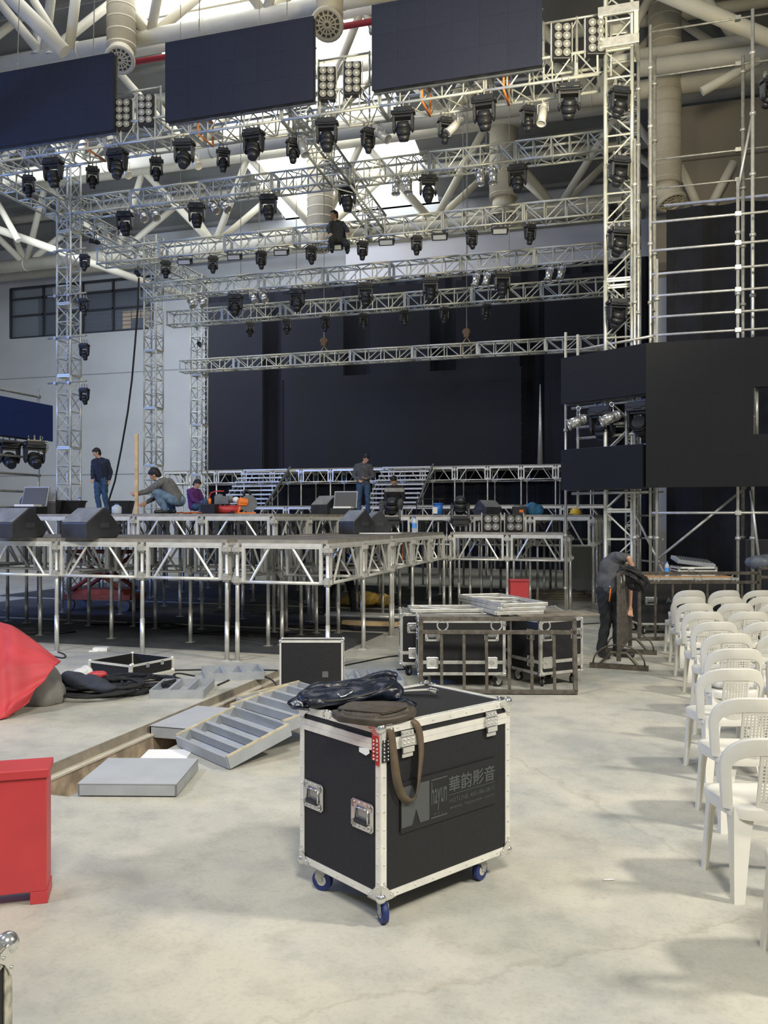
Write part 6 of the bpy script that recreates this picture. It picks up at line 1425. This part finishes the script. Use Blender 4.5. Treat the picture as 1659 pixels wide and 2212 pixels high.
A = W(-1.134, 6.31, 0.01); B = W(-1.134 + 0.42, 6.31 + 0.35, 0.17); C = W(-1.66, 6.94, 0.01); axes_thing(t1, A, (B - A), (C - A))
t2 = tray('grey wood-edged open tray raised behind the nearest leaning one', (0, 0, 0), 0, 0.60, 0.80, 0.09, 4, wood=True)
A = W(-0.78, 6.72, 0.17); B = W(-0.78 + 0.42, 6.72 + 0.36, 0.26); C = W(-1.29, 7.35, 0.17); axes_thing(t2, A, (B - A), (C - A))
t3 = tray('grey wood-edged open tray furthest back of the leaning three, by the case lid', (0, 0, 0), 0, 0.70, 0.60, 0.09, 3, wood=True)
A = W(-0.95, 7.42, 0.10); B = W(-0.95 + 0.55, 7.42 + 0.48, 0.16); C = W(-1.36, 7.88, 0.12); axes_thing(t3, A, (B - A), (C - A))
# ---- red tarpaulin heap, cables
def patch_surface(name, label, m_, CP_, nu=64, nv=52, wr_=0.02):
    def bs(t, n):
        t = t * (n - 1); i = min(int(t), n - 2); f_ = t - i
        w_ = []
        for k in (-1, 0, 1, 2):
            w_.append((min(max(i + k, 0), n - 1)))
        c = (((-f_ + 2) * f_ - 1) * f_ / 2, ((3 * f_ - 5) * f_ * f_ + 2) / 2, ((-3 * f_ + 4) * f_ + 1) * f_ / 2, (f_ - 1) * f_ * f_ / 2)
        return list(zip(w_, c))
    R_, C_ = len(CP_), len(CP_[0]); vs = []
    for i in range(nv + 1):
        bi = bs(i / nv, R_)
        for j in range(nu + 1):
            bj = bs(j / nu, C_); p = Vector((0, 0, 0))
            for a_, wa in bi:
                for b_, wb in bj: p += CP_[a_][b_] * (wa * wb)
            u, v = j / nu, i / nv
            k = wr_ * (math.sin(9 * u + 14 * v + 2 * math.sin(7 * v)) + 0.7 * math.sin(23 * u - 6 * v + 2 * math.sin(9 * u)) + 0.35 * math.sin(41 * v + 17 * u))
            p += Vector((k * 0.4, -k, k * 0.5)); p.z = max(p.z, 0.012); vs.append(p)
    fs = [(i * (nu + 1) + j, (i + 1) * (nu + 1) + j, (i + 1) * (nu + 1) + j + 1, i * (nu + 1) + j + 1) for i in range(nv) for j in range(nu)]
    m = MB(); m._add(vs, fs, True); o = m.build(name, m_); s = o.modifiers.new('solid', 'SOLIDIFY'); s.thickness = 0.010
    return tag(o, label, 'tarpaulin')
patch_surface('red_tarpaulin', 'red tarpaulin draped over a heap at the left edge', REDT,
    [[D(-260, 1372, 9.3), D(-80, 1354, 9.2), D(36, 1368, 9.0), D(128, 1428, 8.6)],
     [D(-260, 1352, 8.8), D(-80, 1344, 8.7), D(18, 1352, 8.6), D(130, 1432, 8.45)],
     [D(-260, 1430, 8.2), D(-80, 1432, 8.1), D(4, 1440, 8.1), D(112, 1448, 8.25)],
     [D(-260, 1540, 7.95), D(-90, 1560, 7.85), D(-4, 1560, 7.85), D(58, 1515, 8.05)]])
m = MB(); m.sph((-4.55, 8.85, 0.22), (0.80, 0.50, 0.42), 18, 10); m.sph((-3.75, 8.75, 0.14), (0.45, 0.40, 0.30), 16, 9); m.sph((-3.45, 8.62, 0.08), (0.26, 0.24, 0.20), 14, 8)
me = remesh(m, 0.03, 4)
for v in me.vertices: v.co.z = max(v.co.z + 0.01 * math.sin(v.co.x * 14 + v.co.y * 9), 0.0); v.co += v.normal * 0.008 * math.sin(v.co.x * 23 + 4 * math.sin(v.co.y * 11))
o = meshobj('grey_tarpaulin', me, mat('grey_tarpaulin', (0.19, 0.185, 0.17), 0.8, 0, 0.1, 4), None, (0, 0, 0), YAW); tag(o, 'grey tarpaulin heap showing under the right edge of the red one', 'tarpaulin')
for i in range(13):
    m = MB(); cx, cy = random.uniform(-0.42, 0.42), random.uniform(-0.3, 0.35); r = random.uniform(0.18, 0.34); pts = []
    nT = 26
    for k in range(nT): a = k * 0.55 + i; q = r * (1 + 0.12 * math.sin(k * 1.3 + i)); pts.append((cx + q * 1.3 * math.cos(a), cy + q * 0.9 * math.sin(a), 0.03 + 0.016 * (i % 5) * 1.3 + 0.012 * math.sin(k * 2.1)))
    m.path(smooth([Vector(p) for p in pts], 1), random.choice([0.012, 0.016, 0.02]), 7)
    q = W(-3.08, 9.15, 0); tag(m.build('cable_coil', RUBBER if i % 3 else BLKC, None, loc=q, rz=YAW), 'black cable coil in the tangled pile right of the red tarpaulin', 'cable', 'coils in the tangled cable pile')
m = MB(); m.sph((0, 0, 0.10), (0.26, 0.13, 0.07), 16, 9); m.sph((0.2, -0.06, 0.07), (0.2, 0.11, 0.05), 14, 8); m.sph((-0.2, 0.02, 0.13), (0.14, 0.12, 0.07), 12, 8)
tag(meshobj('black_cloth', bagmesh(m, 0.02, 0.008, 6), mat('dark_slate_cloth', (0.03, 0.035, 0.05), 0.85, 0, 0.2, 5, 0.2), None, W(-3.08, 8.92, 0.05), YAW - 0.3), 'dark slate cloth bag thrown over the cable pile', 'cloth')
m = MB(); m.sph((0, 0, 0), (0.10, 0.05, 0.045), 10, 7); m.sph((0.08, 0.02, 0.01), (0.06, 0.04, 0.035), 10, 7); tag(meshobj('red_rag', bagmesh(m, 0.012, 0.005), REDP, None, W(-3.12, 9.25, 0.16), 0.3), 'small red rag on top of the cable pile', 'rag')
m = MB(); m.sph((0, 0, 0.06), (0.11, 0.07, 0.07), 12, 8); m.sph((-0.12, -0.03, 0.025), (0.13, 0.07, 0.03), 12, 8); tag(meshobj('plastic_bag', bagmesh(m, 0.018, 0.01, 9, 1), mat('white_film', (0.8, 0.8, 0.78), 0.3, alpha=0.75), None, W(-3.50, 10.0, 0), YAW), 'crumpled white plastic bag behind the cable pile', 'bag')
m = MB(); m.box((0, 0, 0.025), (0.20, 0.13, 0.05)); m.box((-0.08, -0.07, 0.01), (0.13, 0.07, 0.02)); tag(m.build('foam_piece', PAPER, None, 0.006, G(218, 1406), 0.4), 'small white foam piece on the floor before the stage posts', 'foam')
for lab, pts in (('long thin black cable crossing the floor from the tray to the case lid', [(378, 1448), (450, 1446), (530, 1446), (600, 1448)]),
                 ('black cable loop running to the trench corner', [(470, 1480), (520, 1458), (560, 1458), (590, 1468), (604, 1492)]),
                 ('black cable on the floor between the case lid and the cluster', [(745, 1455), (790, 1452), (830, 1448), (880, 1445)]),
                 ('thin black cable on the floor, upper one right of the case lid', [(745, 1437), (790, 1428), (840, 1418), (880, 1415)]),
                 ('black cable by the tray front, running to the cable pile', [(230, 1474), (300, 1474), (370, 1466), (378, 1452), (420, 1460)]),
                 ('black cable right of the cluster, running to the bending man', [(1255, 1348), (1275, 1347), (1295, 1346)]),
                 ('black cable ring round the foot of a front stage post', [(108, 1415), (125, 1420), (140, 1422), (142, 1414), (125, 1408)])):
    m = MB(); m.path(smooth([G(a, b_, 0.01) for a, b_ in pts]), 0.009, 6); tag(m.build('floor_cable', RUBBER), lab, 'cable', 'cables lying on the open floor')
m = MB(); m.tube((0, 0, 0.006), (0.055, 0.02, 0.006), 0.005, 8); tag(m.build('cigarette_butt', PAPER, None, loc=G(1303, 1903)), 'tiny white stub on the open floor left of the chairs', 'litter')
# ---- red box
g = thing('red_box', 'red metal box with a lid at the left edge of the foreground', 'box', W(-1.615, 4.12, 0), YAW + math.atan2(0.055, 0.2))
RW, RD, RH = 0.85, 0.20, 0.65
m = MB(); m.box((-RW / 2, RD / 2, (0.06 + RH - 0.045) / 2 + 0.0), (RW - 0.01, RD - 0.01, RH - 0.105)); m.build('box_body', REDP, g, 0.004)
m = MB(); m.box((-RW / 2, RD / 2, RH - 0.022), (RW + 0.012, RD + 0.014, 0.044)); m.build('lid', REDP, g, 0.005)
m = MB(); m.box((-0.04, RD / 2, 0.03), (0.08, RD - 0.01, 0.06)); m.build('foot', REDP, g, 0.003)
m = MB(); m.box((-RW + 0.04, RD / 2, 0.03), (0.08, RD - 0.01, 0.06)); m.build('foot', REDP, g, 0.003)
# ================================================================== CHAIRS
def chair_proto():
    g = bpy.data.objects.new('plastic_chair', None); COL.objects.link(g)
    n = 24
    def yb(x, z): return -0.075 - 0.125 * (1 - min(1, abs(x) / 0.24) ** 2) - 0.20 * max(0, z - 0.43)
    # seat
    pts = []
    for k in range(32):
        a = 2 * PI * k / 32; ca, sa = math.cos(a), math.sin(a)
        x = 0.215 * math.copysign(abs(ca) ** 0.45, ca); y = 0.205 * math.copysign(abs(sa) ** 0.5, sa); x *= 1 + 0.12 * y / 0.2; pts.append((x, y + 0.01))
    m = MB()
    vs = []
    for s, z in ((1.0, 0.385), (1.02, 0.43), (0.99, 0.447), (0.9, 0.450), (0.6, 0.440), (0.25, 0.434)):
        vs += [(x * s, y * s, z) for x, y in pts]
    fs = []
    for r in range(5):
        for k in range(32): fs.append((r * 32 + k, r * 32 + (k + 1) % 32, (r + 1) * 32 + (k + 1) % 32, (r + 1) * 32 + k))
    fs.append(tuple(5 * 32 + k for k in range(32)))
    m._add(vs, fs, True); 
    m._add([(x * 0.97, y * 0.97, 0.42) for x, y in pts], [tuple(range(31, -1, -1))])
    m.build('seat', WHITEP, g)
    # legs, angle sections
    for sx in (-1, 1):
        for sy, (tx, ty, bx, by, wt, wb) in ((1, (0.205, 0.17, 0.222, 0.21, 0.055, 0.035)), (-1, (0.185, -0.150, 0.215, -0.235, 0.095, 0.050))):
            m = MB(); th = 0.012; vs = []
            for t in (0, 0.15, 0.3, 1.0):
                k = {0: 1.25, 0.15: 1.0, 0.3: 0.86}.get(t, wb / wt)
                cx, cy, z = tx + (bx - tx) * t, ty + (by - ty) * t, 0.437 * (1 - t); w_ = wt * k
                for a_, b_ in ((0, 0), (w_, 0), (w_, th), (th, th), (th, w_), (0, w_)): vs.append((sx * (cx - a_), cy - sy * b_, z))
            fs = []
            for r in range(3):
                for k in range(6): fs.append((r * 6 + k, r * 6 + (k + 1) % 6, (r + 1) * 6 + (k + 1) % 6, (r + 1) * 6 + k))
            fs += [tuple(range(6)), tuple(18 + k for k in range(5, -1, -1))]
            if sx * sy > 0: fs = [f[::-1] for f in fs]
            m._add(vs, fs); m.build('leg', WHITEP, g)
    # arched back frame
    m = MB(); out = []; inn = []
    for k in range(9): z = 0.42 + 0.20 * k / 9; w_ = 0.222 + 0.018 * k / 9; out.append((-w_, z)); inn.append((-w_ + 0.043, z))
    for k in range(n + 1):
        a = PI - PI * k / n; ca, sa = math.cos(a), math.sin(a)
        out.append((0.240 * math.copysign(abs(ca) ** 0.62, ca), 0.62 + 0.185 * abs(sa) ** 0.85)); inn.append((0.197 * math.copysign(abs(ca) ** 0.75, ca), 0.62 + 0.095 * abs(sa) ** 0.9))
    for k in range(8, -1, -1): z = 0.42 + 0.20 * k / 9; w_ = 0.222 + 0.018 * k / 9; out.append((w_, z)); inn.append((w_ - 0.043, z))
    N = len(out)
    def strip(rowf, flip, sm=True):
        vs = []; fs = []; K = None
        for (xo, zo), (xi, zi) in zip(out, inn):
            r = rowf(xo, zo, xi, zi); K = len(r); vs += r
        for i in range(N - 1):
            for k in range(K - 1): q = (i * K + k, i * K + k + 1, (i + 1) * K + k + 1, (i + 1) * K + k); fs.append(q[::-1] if flip else q)
        m._add(vs, fs, sm)
    L_ = lambda a_, b_, t: a_ + (b_ - a_) * t
    strip(lambda xo, zo, xi, zi: [(L_(xo, xi, t), yb(L_(xo, xi, t), L_(zo, zi, t)) - q, L_(zo, zi, t)) for t, q in ((0.06, 0.004), (0.35, 0.007), (0.65, 0.007), (0.94, 0.004))], True)
    strip(lambda xo, zo, xi, zi: [(L_(xo, xi, t), yb(L_(xo, xi, t), L_(zo, zi, t)) - q, L_(zo, zi, t)) for t, q in ((0.0, -0.004), (0.06, 0.004))], True)
    strip(lambda xo, zo, xi, zi: [(L_(xo, xi, t), yb(L_(xo, xi, t), L_(zo, zi, t)) - q, L_(zo, zi, t)) for t, q in ((0.94, 0.004), (1.0, -0.004))], True)
    strip(lambda xo, zo, xi, zi: [(xo, yb(xo, zo) + 0.004, zo), (xo, yb(xo, zo) + 0.020, zo)], False)
    strip(lambda xo, zo, xi, zi: [(xi, yb(xi, zi) + 0.004, zi), (xi, yb(xi, zi) + 0.020, zi)], True)
    strip(lambda xo, zo, xi, zi: [(xo, yb(xo, zo) + 0.020, zo), (xi, yb(xi, zi) + 0.020, zi)], False)
    m.build('back_frame', WHITEP, g)
    # lattice panel
    m = MB()
    def wbox(x0, x1, z0, z1, th=0.008):
        K = 4; v = []
        for k in range(K + 1):
            for x, z in ((x0 + (x1 - x0) * (k / K if x1 - x0 > 0.05 else k / K), z0), (x0 + (x1 - x0) * k / K, z1)):
                v.append((x, yb(x, z), z)); v.append((x, yb(x, z) + th, z))
        f = []
        for k in range(K): a = k * 4; f += [(a, a + 4, a + 6, a + 2), (a + 1, a + 3, a + 7, a + 5), (a, a + 1, a + 5, a + 4), (a + 2, a + 6, a + 7, a + 3)]
        f += [(0, 2, 3, 1), (K * 4, K * 4 + 1, K * 4 + 3, K * 4 + 2)]
        m._add(v, f)
    hw = 0.082
    for s in (-1, 1): wbox(s * hw - 0.007, s * hw + 0.007, 0.43, 0.725, 0.014)
    wbox(-hw, hw, 0.43, 0.475); wbox(-hw, hw, 0.695, 0.725)
    for k in range(1, 8): x = -hw + 2 * hw * k / 8; wbox(x - 0.0035, x + 0.0035, 0.47, 0.70)
    for k in range(1, 13): z = 0.47 + 0.23 * k / 13; wbox(-hw, hw, z - 0.0035, z + 0.0035)
    m.build('lattice_panel', WHITEP, g)
    return g
CP = chair_proto(); first = True
rows = [(3.35, 1.84), (4.20, 1.90), (5.12, 2.20), (6.10, 2.47), (7.02, 2.87), (7.92, 3.17), (8.80, 3.40), (9.75, 3.63), (10.70, 3.88), (11.60, 4.12), (12.62, 4.50)]
colw = ['at the aisle', 'second from the aisle', 'third from the aisle', 'fourth from the aisle']
for r, (d, xc) in enumerate(rows):
    for c in range(4):
        x = xc + c * 0.505; px = HX + F * (x - 0.26) / d
        if (px > 1662 and r) or (r == 0 and c > 0): continue
        o = CP if first else copy_tree(CP); first = False
        o.location = W(x, d + 0.14, 0); o.rotation_euler = (0, 0, YAW + random.uniform(-0.04, 0.04) + (0.05 if c else 0))
        tag(o, 'white plastic lattice-back chair, %s row from the camera, %s' % (ORD[r], colw[c]), 'chair', 'white plastic chairs in rows')
g = thing('plastic_bag', 'white and blue plastic bag lying on the seat of a chair in the fifth row', 'bag', W(2.75, 7.17, 0.452), YAW)
m = MB(); m.sph((0, 0, 0.045), (0.11, 0.09, 0.045), 12, 8); m.sph((0.03, -0.08, 0.05), (0.07, 0.05, 0.05), 12, 8); meshobj('bag_body', bagmesh(m, 0.012, 0.006, 9, 1), PAPER, g)
m = MB(); m.sph((0.07, -0.115, 0.055), (0.035, 0.02, 0.03), 12, 8); meshobj('blue_print', bagmesh(m, 0.008, 0.002), BLUEP, g)
